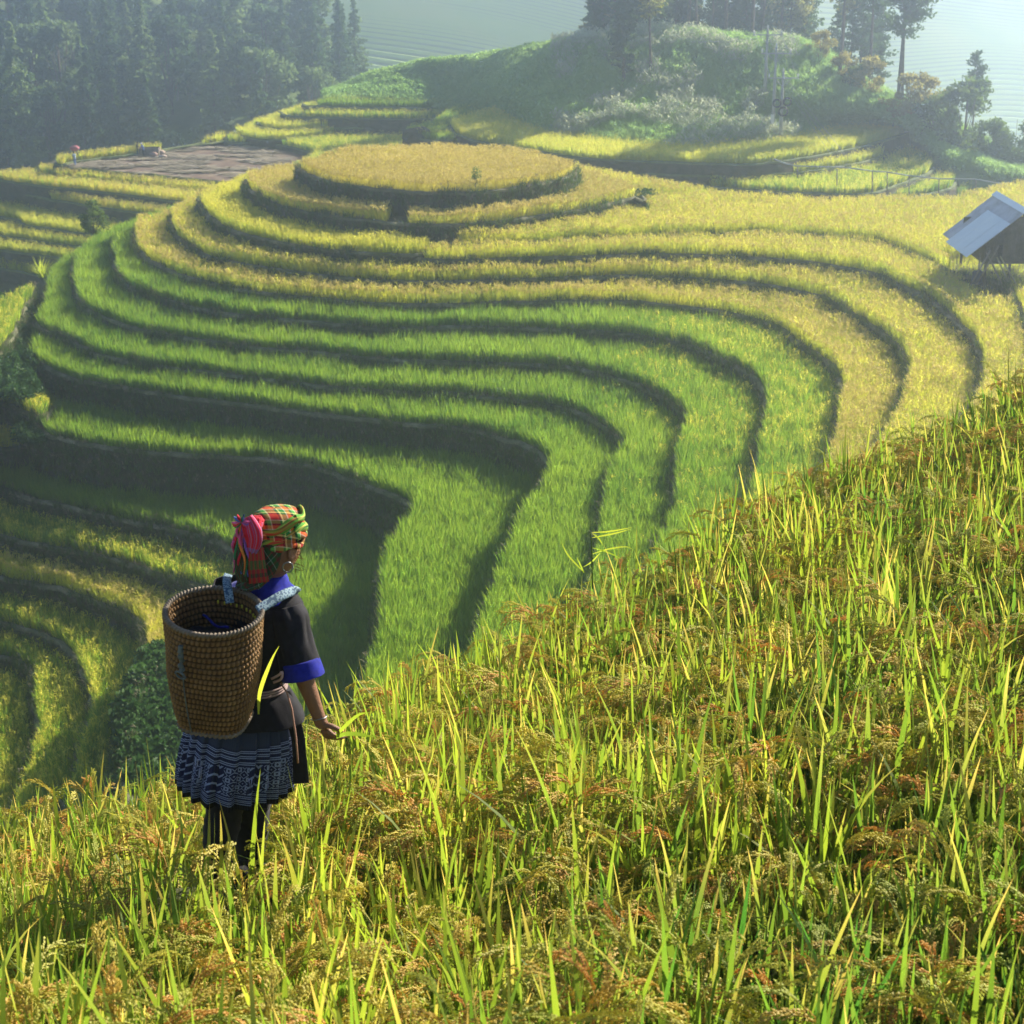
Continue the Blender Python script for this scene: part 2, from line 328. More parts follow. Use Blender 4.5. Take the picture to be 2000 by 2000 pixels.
# ------------------------------------------------------------------ the camera's own hillside
def canopy_z(x, y):
    yy = np.maximum(y, 1.5); th = np.clip(x / yy, -.55, .6)
    return -2.6 - (yy - 3.6) * (.265 - .6 * th + np.where(th > .3, (th - .3) * .4, 0))
E_TH = [-1.2, -.325, -.117, .045, .16, .28, .5, 1.2]; E_Y = [6.5, 8.7, 9.2, 10.3, 11.6, 12.3, 13.0, 13.0]
def edge_y(th): return np.interp(th, E_TH, E_Y)
NEAR_H = .88
WX, WY = float(PD(430, 1735, 6.0)[0]), 6.0
def ground_near(x, y):
    th = x / np.maximum(y, 1.5); ye = edge_y(th)
    over = np.maximum(0, y - ye - .35)
    yc = np.minimum(y, ye + .35); xc = np.where(over > 0, th * yc, x)
    return np.maximum(canopy_z(xc, yc) - NEAR_H - over * 1.45 - np.minimum(over, 1) * .5, -34.5)
ths = np.r_[np.linspace(-1.3, -.45, 8), np.linspace(-.42, .42, 60), np.linspace(.45, 1.3, 8)]
ys = np.r_[np.linspace(.8, 14, 90), np.linspace(14.4, 38, 40)]
V, Fc = [], []
for y in ys:
    for t in ths:
        x = t * max(y, 1.5); z = float(ground_near(np.array(x), np.array(y))) + mnoise.noise(Vector((x, y, 1.3))) * .12 * (1 if y > 9 else .5)
        q = (x - WX) ** 2 / .3 + (y - WY) ** 2 / .12; z = z + max(0, -3.80 - z) * math.exp(-q * q * .25) if abs(q) < 9 else z
        V.append((x, y, z))
nT = len(ths)
for i in range(len(ys) - 1):
    for j in range(nT - 1): Fc.append((i * nT + j, i * nT + j + 1, (i + 1) * nT + j + 1, (i + 1) * nT + j))
tag(link('hillside_ground', mesh_from('hillside_ground', V, Fc, smooth=True), M['soil']), kind='structure')

# valley floor, reaching past the horizon
g = mesh_from('valley_ground', [(-1600, -60, -110), (1600, -60, -110), (1600, 2600, -110), (-1600, 2600, -110)], [(0, 1, 2, 3)])
tag(link('valley_ground', g, M['wild']), kind='structure')

# ------------------------------------------------------------------ rice on the terraces
def hexgrid(lo, hi, sp):
    nx, ny = int((hi[0] - lo[0]) / sp) + 2, int((hi[1] - lo[1]) / (sp * .87)) + 2
    X, Y = np.meshgrid(np.arange(nx) * sp, np.arange(ny) * sp * .87)
    X = X + (np.arange(ny) % 2)[:, None] * sp * .5
    P = np.c_[X.ravel() + lo[0], Y.ravel() + lo[1]]
    return P + rng.normal(0, sp * .16, P.shape)
G1 = [tuft('rice_plant', 15, .84, .14, .030, [M['rice_green'], M['rice_pale']], 0, seed=i) for i in range(6)]
G2 = [tuft('rice_plant', 10, .72, .14, .026, [M['rice_pale'], M['rice_grain']], 12, .22, seed=20 + i) for i in range(6)]
G3 = [tuft('rice_plant', 12, .78, .14, .028, [M['rice_pale'], M['rice_gold']], 6, .22, seed=40 + i) for i in range(6)]
G4 = [tuft('rice_plant', 8, .68, .14, .024, [M['rice_gold'], M['rice_grain']], 14, .2, seed=60 + i) for i in range(6)]
KIND = dict(L0=(G4, 'golden'), L1=(G4 + G2, 'golden'), T2R=(G2 + G3, 'golden'), T2L=(G3, 'yellow green'), T3R=(G2 + G3, 'golden'), L3=(G2 + G3, 'tawny'), L4=(G2 + G3[:2], 'tawny'),
            L5=(G1 + G3, 'green'), L6=(G1 + G3, 'green'), L7=(G1 + G3, 'green'), L8=(G1, 'green'), L9=(G1, 'green'), L10=(G1, 'green'), L11=(G3 + G1, 'olive'), L12=(G3 + G2, 'olive'),
            L13=(G3 + G1, 'olive'), L14=(G3 + G1, 'olive'), W1=(G3 + G1, 'yellow green'), W2=(G1 + G3, 'green'), W3=(G3, 'olive'), L15=(G3 + G1, 'olive'))
WHERE = dict(L15='valley bottom under the shaded terraces', L0='round top of the knoll', L1='ring just under the knoll top', T2R='broad saddle between knoll and hut', T2L='left of the third terrace', T3R='narrow terrace under the saddle',
             L3='fifth terrace down the knoll', L4='sixth terrace down, above the green ones', L5='uppermost of the bright green terraces', L6='second bright green terrace', L7='third bright green terrace',
             L8='green terrace above the tall brown bank', L9='wide green terrace above the grassy bank', L10='shaded terrace behind the person in the headscarf', L11='shaded lower terrace, second from the bank',
             L12='shaded lower terrace, third from the bank', L13='shaded lower terrace, fourth from the bank', L14='lowest shaded terrace at the left', W1='sunlit terrace at the left edge', W2='small terrace left of the gully', W3='smallest dark terrace at the left edge')
def set_raster(x0, y0, w_, h_, gs):
    global GX0, GY0, GS, GW, GH
    GX0, GY0, GS = x0, y0, gs; GW, GH = int(w_ / gs), int(h_ / gs)
set_raster(-62.0, 10.0, 140, 116, .08)
def raster_fill(poly):
    m = np.zeros((GH, GW), bool); p = (poly - [GX0, GY0]) / GS
    a, b = p, np.roll(p, -1, 0)
    xs = [[] for _ in range(GH)]
    for (x1, y1), (x2, y2) in zip(a, b):
        if y1 == y2: continue
        if y1 > y2: x1, y1, x2, y2 = x2, y2, x1, y1
        for r_ in range(max(0, math.ceil(y1 - .5)), min(GH, math.ceil(y2 - .5))):
            xs[r_].append(x1 + (x2 - x1) * (r_ + .5 - y1) / (y2 - y1))
    for r_, l in enumerate(xs):
        l.sort()
        for q in range(0, len(l) - 1, 2):
            m[r_, max(0, int(l[q] + .5)):max(0, int(l[q + 1] + .5))] = True
    return m
def near_mask(ring, rad):
    Q = resample(np.vstack([ring, ring[:1]]), .07)
    k = int(rad / GS) + 1; d = [(i, j) for i in range(-k, k + 1) for j in range(-k, k + 1) if (i * i + j * j) * GS * GS <= rad * rad]
    m = np.zeros((GH, GW), bool); c = ((Q - [GX0, GY0]) / GS).astype(int)
    for i, j in d:
        x, y = c[:, 0] + i, c[:, 1] + j; ok = (x >= 0) & (x < GW) & (y >= 0) & (y < GH); m[y[ok], x[ok]] = True
    return m
ORDER = sorted(TERR, key=lambda k: TERR[k][0])
LEVEL = np.full((GH, GW), -1, np.int16); NEARANY = np.zeros((GH, GW), bool)
for i_, k_ in enumerate(ORDER):
    fm = raster_fill(TERR[k_][1]); LEVEL[fm] = i_
    NEARANY[fm] = False                      # rings buried under a higher terrace do not matter
    NEARANY |= near_mask(TERR[k_][1], .2)
def cell(P): 
    c = ((P - [GX0, GY0]) / GS).astype(int); return np.clip(c[:, 1], 0, GH - 1), np.clip(c[:, 0], 0, GW - 1)
cnt = 0
def filter_terrace(key, P, near=True):
    P = P[in_view(np.c_[P, np.full(len(P), Z[key])], 150)]
    r_, c_ = cell(P); ok = LEVEL[r_, c_] == ORDER.index(key)
    if near: ok &= ~NEARANY[r_, c_]
    return P[ok]
for key in KIND:
    if key not in TERR: continue
    z, ring, nl, rev = TERR[key]
    P = filter_terrace(key, hexgrid(ring.min(0), ring.max(0), .235 if z > -26 else .25))
    # a dense front row along the bund, as planted
    tn = np.roll(ring, -1, 0) - ring; L_ = np.linalg.norm(tn, axis=1) + 1e-9; nrm = np.c_[-tn[:, 1], tn[:, 0]] / L_[:, None]
    E_ = ring + nrm * .26
    E_ = resample(np.vstack([E_, E_[:1]]), .15)
    E_ = filter_terrace(key, E_ + rng.normal(0, .02, E_.shape))
    P = np.vstack([P, E_])
    if key == 'L1':
        a = PZ(757, 430, z); b = PZ(800, 430, z); P = P[(P[:, 0] < a[0]) | (P[:, 0] > b[0]) | (P[:, 1] > a[1] + 6)]
    if key == 'T2R':
        a = PZ(895, 470, z); P = P[(P[:, 0] > a[0]) | (P[:, 1] > a[1] + 5)]
    if key == 'T2L':
        a = PZ(836, 490, z); P = P[P[:, 0] < a[0]]
    if key in ('T2R', 'T3R'):
        hx, hy = PZ(1990, 556, -19.9)[:2]; HUTZ = (P[:, 0] > hx - 2.7) & (P[:, 0] < hx + 3.5) & (P[:, 1] > hy - 3.6) & (P[:, 1] < hy + 6)
    if key == 'L11':
        P = P[~((P[:, 0] > -14.5) & (P[:, 1] < 68))]
    if key == 'L10':
        P = P[~((P[:, 0] < -9.5) & (P[:, 1] < 66))]
    if not len(P): continue
    hz = np.array([noise1(x, y, .35, 5) for x, y in P])
    g2 = np.array([noise1(x, y, .9, 11) for x, y in P]); kp = (g2 > -.62) | (rng.random(len(P)) < .35); P, hz, g2 = P[kp], hz[kp], g2[kp]
    sc = rng.uniform(.80, 1.18, len(P)) * (1 + hz * .2 + g2 * .14)
    ix = None
    if key in ('L5', 'L6', 'L7'):
        pr_ = np.clip((P[:, 0] - 4) / 30 + .12 * hz, 0, .6); ix = np.where(rng.random(len(P)) < pr_, rng.integers(6, 12, len(P)), rng.integers(0, 6, len(P)))
    if key in ('T2R', 'T3R'): sc = np.where((P[:, 0] > hx - 2.7) & (P[:, 0] < hx + 3.5) & (P[:, 1] > hy - 3.6) & (P[:, 1] < hy + 6), .38, 1.0) * sc
    gn_scatter('rice_crop', np.c_[P, np.full(len(P), z - .02)], KIND[key][0], scale=sc, idx=ix, label='%s rice crop standing on the %s' % (KIND[key][1], WHERE[key]), cat='rice', group='rice crops on the terraces')
    cnt += len(P)
print('terrace rice', cnt)

# grass and dry straw growing on the bunds and banks
M['bank_grass'] = leaf_mat('bank_grass', (.035, .08, .015), (.09, .15, .03), 1.5, tip=(.2, .18, .08), trfac=.35)
M['dry_grass'] = leaf_mat('dry_grass', (.16, .14, .09), (.3, .26, .18), 1.1, trfac=.25)
BG = [tuft('bank_grass', 16, .52, .2, .026, [M['bank_grass'], M['dry_grass']], 3, .2, seed=80 + i, droop=1.6) for i in range(5)]
DG = [tuft('dry_grass', 14, .36, .16, .018, [M['dry_grass'], M['dry_grass']], 0, seed=90 + i, droop=2.2) for i in range(3)]
P_, R_, I_ = [], [], []
for key in TERR:
    z, ring, nl, rev = TERR[key]
    tn = np.roll(ring, -1, 0) - ring; L_ = np.linalg.norm(tn, axis=1) + 1e-9; nrm = np.c_[tn[:, 1], -tn[:, 0]] / L_[:, None]
    h = RIS.get(key, 1.25)
    for row, (of, dz, dens) in enumerate([(-.1, .04, .2), (.06, -.12, .2), (.1, -.4, .24), (.16, -.65, .26), (.22, -.9, .3), (.27, -1.3, .34), (.3, -1.7, .36), (.32, -2.2, .4)]):
        if -dz > h - .2: continue
        Q = ring + nrm * of; Q = resample(np.vstack([Q, Q[:1]]), dens * .8)
        m = np.array([noise1(x, y, .5, row + 3.) for x, y in Q]); keep = m > (.2 if row == 0 else (.0 if row == 1 else -.5))
        Q = Q[keep]; zz = np.full(len(Q), z + dz) + rng.normal(0, .08 if row else .0, len(Q)); Q3 = np.c_[Q + rng.normal(0, .04, Q.shape), zz]
        r_, c_ = cell(Q); lv = LEVEL[r_, c_]; top = np.array([-99.] + [TERR[k][0] for k in ORDER])[lv + 1]
        ok = in_view(Q3, 60) & (zz > top - .05 - (.1 if row == 0 else 0)) & (Q[:, 1] < 118)
        P_.append(Q3[ok]); dry = (rng.random(ok.sum()) < (.55 if row == 0 else .12)); I_.append(np.where(dry, 5 + rng.integers(0, 3, ok.sum()), rng.integers(0, 5, ok.sum())))
P_ = np.vstack(P_); I_ = np.concatenate(I_)
gn_scatter('bank_grass', P_, BG + DG, idx=I_, scale=rng.uniform(.5, 1.15, len(P_)), label='short grass and dry straw tufts on the bunds and banks of the terraces', cat='grass')
print('bank grass', len(P_))

# ------------------------------------------------------------------ foreground rice
M['blade'] = leaf_mat('blade', (.03, .11, .012), (.23, .28, .018), 1.95, tip=(.50, .34, .08), trfac=.58, gloss=.02, rnd=1.0, pscale=.5)
M['panicle'] = leaf_mat('panicle', (.26, .33, .045), (.60, .50, .09), 1.5, tip=(.62, .34, .11), trfac=.4, gloss=.03, pscale=.5)
class Grains(Blades):
    def grain(s, p, d, L, r, mi, tip):
        i0 = len(s.V); d = d.normalized(); a = d.orthogonal().normalized(); b = d.cross(a)
        s.V += [p, p + d * L * .4 + a * r, p + d * L * .4 - a * r * .5 + b * r * .87, p + d * L * .4 - a * r * .5 - b * r * .87, p + d * L]
        s.T += [tip] * 5
        for f in ((0, 2, 1), (0, 3, 2), (0, 1, 3), (4, 1, 2), (4, 2, 3), (4, 3, 1)): s.F.append(tuple(i0 + k for k in f)); s.M.append(mi)
    def strand(s, pts, wd, mi, tip):
        i0 = len(s.V); side = (pts[-1] - pts[0]).cross(Vector((0, 0, 1)))
        side = side.normalized() if side.length > 1e-5 else Vector((1, 0, 0))
        for p in pts: s.V += [p - side * wd, p + side * wd]; s.T += [tip] * 2
        for k in range(len(pts) - 1): j = i0 + 2 * k; s.F.append((j, j + 1, j + 3, j + 2)); s.M.append(mi)
    def arc(s, base, az, lean, L, droop, n):
        d = Vector((math.cos(az), math.sin(az), 0)); p = Vector(base); out = [p.copy()]; a = lean
        for k in range(n):
            p = p + (d * math.sin(a) + Vector((0, 0, math.cos(a)))) * (L / n); a += droop / n; out.append(p.copy())
        return out
    def panicle(s, base, az, lean, L, droop, rd, mi, tip, full=1.0):
        ax = s.arc(base, az, lean, L, droop, 10); s.strand(ax, .0012, mi, tip)
        for k in range(2, 11):
            for sd_ in (-1, 1):
                t = k / 10; bl = L * (.38 - .2 * t) * rd.uniform(.7, 1.15)
                d0 = (ax[k] - ax[k - 1]).normalized(); a0 = math.acos(max(-1, min(1, d0.z)))
                br = s.arc(ax[k], az + sd_ * rd.uniform(.1, .4), max(a0 + rd.uniform(-.35, .2), .2), bl, rd.uniform(.6, 1.3), 5)
                s.strand(br, .0007, mi, tip)
                m = max(3, int(bl / .0085 * full))
                for q in range(m):
                    x = (q + 1) / m * 4.999; j = int(x); p = br[j].lerp(br[min(j + 1, 5)], x - j)
                    dd = (br[min(j + 1, 5)] - br[j]); dd = dd + Vector((rd.uniform(-1, 1), rd.uniform(-1, 1), rd.uniform(-1, 1))) * dd.length * .35
                    s.grain(p, dd if dd.length > 1e-6 else Vector((0, 0, -1)), .0125, .0036, mi, tip)
def rice_hill(seed, blades=13, heads=6):
    rd = random.Random(seed); b = Grains()
    for i in range(blades):
        az = rd.uniform(0, 6.283); r = .06 * rd.random() ** .5
        long_ = i < blades * .66
        if long_: b.blade((r * math.cos(az), r * math.sin(az), rd.uniform(.28, .5)), az + rd.uniform(-.8, .8), rd.uniform(.0, .24), rd.uniform(.28, .52), rd.uniform(.012, .022), rd.uniform(-.05, .35) + (rd.random() < .08) * rd.uniform(.3, 1.1), 6, 0, (rd.random() ** 3) * 1.0, rd.uniform(-1.4, 1.4))
        else: b.blade((r * math.cos(az), r * math.sin(az), rd.uniform(.15, .4)), az, rd.uniform(.3, .9), rd.uniform(.3, .5), rd.uniform(.008, .014), rd.uniform(.5, 1.6), 6, 0, rd.random() ** 2, rd.uniform(-1, 1))
    for i in range(7):
        az = rd.uniform(0, 6.283); r = .05 * rd.random() ** .5
        b.blade((r * math.cos(az), r * math.sin(az), -.1), az, rd.uniform(0, .12), rd.uniform(.6, .75), .011, 0.05, 3, 0, 0, rd.uniform(-1.4, 1.4))
    for i in range(heads):
        az = rd.uniform(0, 6.283); r = .06 * rd.random() ** .5
        tip = rd.random() ** 3.8
        b.panicle((r * math.cos(az), r * math.sin(az), rd.uniform(.50, .69)), az, rd.uniform(.15, .6), rd.uniform(.17, .25), rd.uniform(1.3, 2.4), rd, 1, tip)
    return b.mesh('rice_hill', [M['blade'], M['panicle']])
FH = [rice_hill(200 + i, 15 + i % 4, 5 + i % 3) for i in range(9)]
P = hexgrid(np.array([-7, 1.2]), np.array([8.5, 14.5]), .185)
th = P[:, 0] / P[:, 1]; P = P[(np.abs(P[:, 0]) < .44 * P[:, 1] + 1.7) & (P[:, 1] < edge_y(th))]
WOMAN = np.array([PD(430, 1735, 6.0)[0], 6.0])
P = P[np.hypot(P[:, 0] - WOMAN[0] - .03, P[:, 1] - WOMAN[1] + .06) > .29]
P = P[np.hypot(P[:, 0], P[:, 1]) > 1.9]
gz = ground_near(P[:, 0], P[:, 1])
P3 = np.c_[P, gz]
hz = np.array([noise1(x, y, .9, 2) for x, y in P])
sc = rng.uniform(.9, 1.15, len(P)) * (1 + .16 * hz)
sc = sc * np.where((np.abs(P[:, 0] - WOMAN[0] - .05) < .42) & (P[:, 1] < 6.1) & (P[:, 1] > 5.0), 1.04, 1.0)
gn_scatter('rice_crop', P3, FH, scale=sc, tilt=rng.normal(0, .08, (len(P), 2)), label='ripening rice with upright blades and nodding grain heads filling the foreground slope', cat='rice')
print('near rice', len(P))

# ------------------------------------------------------------------ terraces behind the knoll and across the left valley
NEAR_TERR = dict(TERR); TERR.clear()
def D2(u, d): return PD(u, 300, d)[:2]
SIL = A('YS', CAN, (595, 197), (518, 220), (456, 238), (430, 254), (383, 267), (280, 284), (155, 299)) + A('B1', CAN, (78, 316)) + A('B2', CAN, (0, 331)) + A('B3', CAN, (-120, 352), (-260, 380))
BB = [D2(520, 148), D2(700, 150), D2(800, 170), D2(760, 196)] + SIL
T2 = []
T2.append(('R0', A('R0', 0, (876, 246), (882, 256), (912, 271), (967, 282), (1039, 294), (1130, 308), (1220, 314), (1310, 317), (1440, 321), (1518, 316), (1621, 300), (1700, 282), (1761, 264), (1778, 254)), [D2(1765, 160), D2(1300, 172), D2(1000, 178), D2(900, 166)]))
T2.append(('R1', A('R1', 0, (900, 262), (1000, 300), (1130, 326), (1259, 339), (1414, 344), (1569, 336), (1680, 318), (1722, 306), (1734, 296)), [D2(1700, 155), D2(1300, 160), D2(950, 168)]))
T2.append(('R2', A('R2', 0, (900, 285), (1100, 328), (1325, 358), (1466, 371), (1600, 378), (1690, 379), (1745, 365), (1815, 338), (1824, 327), (1802, 308), (1770, 296), (1735, 288)), [D2(1700, 155), D2(1300, 160), D2(950, 166)]))
T2.append(('R3', A('R3', 0, (950, 325), (1500, 388), (1690, 394), (1800, 382), (1840, 373), (1864, 364), (1865, 348), (1850, 324), (1835, 305), (1814, 289)), [D2(1780, 160), D2(1300, 160), D2(950, 160)]))
T2.append(('R4', A('R4', 0, (950, 350), (1500, 400), (1700, 408), (1860, 388), (1900, 374), (1918, 357), (1902, 340), (1872, 326), (1850, 310)), [D2(1800, 162), D2(1300, 160), D2(950, 160)]))
T2.append(('MID', A('MID', 0, (790, 264), (838, 247), (872, 228), (935, 210), (1000, 214), (1015, 240), (935, 262), (870, 276)), []))
T2.append(('G0', A('G0', 0, (592, 202), (598, 207), (673, 209), (776, 210), (850, 211), (932, 207)), [D2(960, 178), D2(940, 192), D2(760, 197)] + A('G0', CAN, (692, 181), (640, 186), (602, 196))))
T2.append(('G1', A('G1', 0, (548, 218), (552, 224), (580, 228), (700, 231), (849, 233), (872, 228)), [D2(940, 178), D2(930, 191), D2(750, 196)] + A('G1', CAN, (640, 190), (595, 199), (560, 211))))
T2.append(('G2', A('G2', 0, (500, 238), (505, 244), (522, 250), (569, 253), (640, 250), (760, 250), (860, 247)), [D2(920, 172), D2(920, 190), D2(740, 195)] + A('G2', CAN, (595, 199), (549, 214), (515, 228))))
T2.append(('G3', A('G3', 0, (456, 254), (463, 263), (490, 270), (518, 274), (569, 272), (640, 265), (720, 260), (787, 262), (850, 256)), [D2(900, 168), D2(900, 188), D2(730, 194)] + A('G3', CAN, (549, 216), (500, 230), (468, 244))))
T2.append(('G4', A('G4', 0, (440, 268), (446, 278), (500, 279), (545, 283), (590, 293), (612, 302), (600, 318), (560, 335)), [D2(700, 150), D2(880, 160), D2(880, 186), D2(720, 193)] + A('G4', CAN, (500, 232), (460, 248), (444, 258))))
T2.append(('YS', SIL[3:7] + A('YS', CAN, (118, 307)) + A('YS', 0, (106, 318), (146, 311), (265, 296), (327, 290), (366, 285), (432, 277), (446, 268)), []))
T2.append(('FL', A('FL', 0, (112, 316), (133, 326), (198, 333), (301, 342), (379, 350), (430, 355), (500, 362)), [D2(600, 150), D2(640, 168), D2(460, 180)] + A('YS', 0, (440, 275), (366, 283), (265, 294), (146, 307))))
T2.append(('B1', A('B1', 0, (72, 333), (80, 340), (92, 344), (155, 349), (259, 360), (383, 373), (480, 384)), BB[:4] + SIL[:8]))
T2.append(('B2', A('B2', 0, (-10, 348), (10, 354), (50, 359), (104, 366), (207, 376), (321, 391), (480, 410)), BB[:4] + SIL[:9]))
T2.append(('B3', A('B3', 0, (-260, 402), (-120, 380), (-40, 370), (8, 370), (50, 380), (100, 390), (180, 403), (280, 418), (480, 440)), BB[:4] + SIL[:11]))
T2.append(('B4', A('B4', 0, (-260, 408), (-60, 418), (0, 424), (30, 430), (46, 440), (100, 447), (150, 455), (300, 472), (480, 490)), BB))
T2.append(('B5', A('B5', 0, (-260, 440), (-40, 452), (10, 462), (80, 472), (165, 484), (300, 500), (480, 520)), BB))
T2.append(('B6', A('B6', 0, (-260, 462), (-80, 480), (0, 489), (60, 497), (125, 506), (300, 525), (480, 545)), BB))
T2.append(('B7', A('B7', 0, (-260, 495), (-80, 514), (0, 524), (70, 538), (200, 555), (480, 580)), BB))
T2.append(('B8', [np.array(q, float) for q in ((-120, 112), (80, 128), (80, 196), (-120, 196))], []))
M['bund_green'] = mat_noise('bund_grass', [(.06, .09, .03), (.11, .14, .05), (.18, .19, .1)], 1.5, bump=.6, bscale=8)
for k, (key, lip, close) in enumerate(T2):
    mats = [M['soil'], M['bund_green'], M['riser']]
    if key == 'FL': mats[0] = M['stubble_soil']
    terrace(key, Z[key], lip, close, 'harvested_field' if key == 'FL' else 'terrace', mats, riser=1.2, k=k + 30, step=.7, deep=20, wob=.15)
set_raster(-90.0, 120.0, 150, 80, .12)
ORDER = sorted(TERR, key=lambda k: TERR[k][0]); LEVEL = np.full((GH, GW), -1, np.int16); NEARANY = np.zeros((GH, GW), bool)
for i_, k_ in enumerate(ORDER):
    fm = raster_fill(TERR[k_][1]); LEVEL[fm] = i_; NEARANY[fm] = False; NEARANY |= near_mask(TERR[k_][1], .32)
def scaled(h, n, w_, sp_, mats, heads, sd_): return [tuft('rice_plant', n, h, sp_, w_, mats, heads, .26, seed=sd_ + i) for i in range(4)]
F1 = scaled(.8, 16, .045, .26, [M['rice_pale'], M['rice_gold']], 5, 300)
F2 = scaled(.75, 14, .045, .26, [M['rice_gold'], M['rice_grain']], 9, 310)
F3 = scaled(.8, 16, .045, .26, [M['rice_green'], M['rice_pale']], 2, 320)
K2 = dict(R0=(F1, 'pale'), R1=(F1, 'pale'), R2=(F3 + F1, 'pale green'), R3=(F3 + F1, 'pale green'), R4=(F3, 'pale green'), MID=(F3, 'light green'), G0=(F3, 'light green'), G1=(F3 + F1, 'pale'), G2=(F1, 'pale'), G3=(F1, 'pale'), G4=(F1 + F3, 'pale'),
          YS=(F2 + F1, 'yellow'), B1=(F2 + F1, 'yellow'), B2=(F2 + F1, 'yellow'), B3=(F2 + F1, 'yellow'), B4=(F1, 'olive'), B5=(F1, 'olive'), B6=(F1, 'olive'), B7=(F1, 'olive'))
W2 = dict(R0='terrace below the grassy hill with the power poles', R1='second terrace below the grassy hill', R2='rounded terrace crossed by the pipe', R3='terrace end right of the pipe trestles', R4='last hazy terrace end beside the bushes',
          MID='small patch between the two groups of far terraces', G0='topmost far terrace under the bushy shoulder', G1='second far terrace left of the grassy hill', G2='third far terrace left of the grassy hill', G3='fourth far terrace, long and thin', G4='low far terrace beside the harvested field',
          YS='narrow rim behind the harvested field', B1='terrace just below the harvested field', B2='second terrace below the harvested field', B3='third terrace below the harvested field', B4='far terrace behind the small tree', B5='second far terrace behind the small tree', B6='far terrace above the spiky bush', B7='lowest far terrace at the left edge')
for key in K2:
    z, ring, nl, rev = TERR[key]
    P = filter_terrace(key, hexgrid(ring.min(0), ring.max(0), .36))
    tn = np.roll(ring, -1, 0) - ring; L_ = np.linalg.norm(tn, axis=1) + 1e-9; nrm = np.c_[-tn[:, 1], tn[:, 0]] / L_[:, None]
    E_ = ring + nrm * .42; E_ = resample(np.vstack([E_, E_[:1]]), .25); E_ = filter_terrace(key, E_)
    P = np.vstack([P, E_])
    if key[0] == 'B': P = P[P[:, 1] < 185]
    if not len(P): continue
    gn_scatter('rice_crop', np.c_[P, np.full(len(P), z - .02)], K2[key][0], scale=rng.uniform(.8, 1.15, len(P)), label='%s rice crop on the %s' % (K2[key][1], W2[key]), cat='rice', group='rice crops on the far terraces')

# ------------------------------------------------------------------ wild hill, forest slope, far terraced slope
def loft_patch(name, rows, nu, nv, mats, amp=.5, ns=.08, seed=0, kind='structure', midx=None):
    rows = [resample(np.array(r), max(.5, np.linalg.norm(np.diff(np.array(r), axis=0), axis=1).sum() / nu)) for r in rows]
    rows = [np.stack([np.interp(np.linspace(0, 1, nu), np.linspace(0, 1, len(r)), r[:, j]) for j in range(3)], 1) for r in rows]
    C_ = np.array(rows); t = np.linspace(0, len(rows) - 1, nv); G_ = np.zeros((nv, nu, 3))
    for i, tt in enumerate(t):
        k = min(int(tt), len(rows) - 2); f = tt - k
        p0, p1, p2, p3 = C_[max(k - 1, 0)], C_[k], C_[k + 1], C_[min(k + 2, len(rows) - 1)]
        G_[i] = .5 * ((2 * p1) + (-p0 + p2) * f + (2 * p0 - 5 * p1 + 4 * p2 - p3) * f * f + (-p0 + 3 * p1 - 3 * p2 + p3) * f ** 3)
    for i in range(nv):
        for j in range(nu):
            p = G_[i, j]; G_[i, j, 2] += mnoise.fractal(Vector((p[0] * ns + seed, p[1] * ns, seed)), 1.0, 2.0, 4) * amp
    V = G_.reshape(-1, 3); Fc = [(i * nu + j, i * nu + j + 1, (i + 1) * nu + j + 1, (i + 1) * nu + j) for i in range(nv - 1) for j in range(nu - 1)]
    o = link(name, mesh_from(name, V, Fc, smooth=True), mats); tag(o, kind=kind); return G_
def pts(zs, *uvd): return [PD(u, v, d) for u, v, d in uvd]
hz0 = -22.9
base = [PD(640, 200, 184), PD(760, 206, 181)] + [PZ(u, v, hz0) for u, v in ((900, 212), (960, 220), (1000, 236), (1026, 254), (1103, 280), (1259, 298), (1388, 299), (1518, 288), (1621, 270), (1725, 249), (1776, 255))] + [PD(1838, 300, 152), PD(1906, 330, 150), PD(1983, 350, 150), PD(2150, 360, 150)]
mid = pts(0, (640, 194, 190), (760, 170, 187), (880, 165, 184), (960, 165, 178), (1000, 172, 172), (1060, 180, 167), (1130, 190, 163), (1259, 205, 160), (1388, 205, 160), (1518, 200, 159), (1621, 205, 158), (1700, 215, 157), (1770, 240, 157), (1838, 272, 157), (1906, 305, 156), (1983, 330, 156), (2150, 340, 156))
crest = pts(0, (640, 192, 197), (760, 155, 194), (850, 132, 191), (930, 122, 188), (1000, 112, 185), (1060, 100, 182), (1130, 85, 179), (1250, 78, 174), (1400, 75, 171), (1560, 95, 169), (1640, 130, 168), (1720, 185, 166), (1780, 215, 165), (1850, 250, 163), (1906, 285, 162), (1983, 315, 162), (2150, 330, 162))
backr = [c + np.array([0, 22, -9]) for c in crest]; backr2 = [c + np.array([0, 70, -60]) for c in crest]
low = [b + np.array([0, -1.5, -3]) for b in base]
HILL = loft_patch('wild_hill', [low, base, mid, crest, backr, backr2], 150, 90, M['wild'], amp=.7, ns=.12, seed=2)
fb = pts(0, (-400, 420, 235), (0, 370, 235), (300, 330, 240), (500, 290, 246), (650, 250, 255), (800, 210, 270))
fm1 = pts(0, (-400, 200, 280), (0, 190, 280), (300, 185, 285), (480, 190, 290), (640, 215, 296), (780, 240, 305))
ft = pts(0, (-400, -60, 330), (0, -60, 330), (250, -40, 335), (420, 40, 340), (560, 150, 345), (700, 245, 350))
ft2 = pts(0, (-400, -170, 400), (0, -170, 400), (250, -130, 400), (420, 0, 400), (560, 160, 400), (700, 260, 400))
FOREST = loft_patch('forest_slope', [[p + np.array([0, -12, -40]) for p in fb], fb, fm1, ft, ft2, [p + np.array([0, 60, -70]) for p in ft2]], 60, 60, M['wild'], amp=5, ns=.02, seed=5)

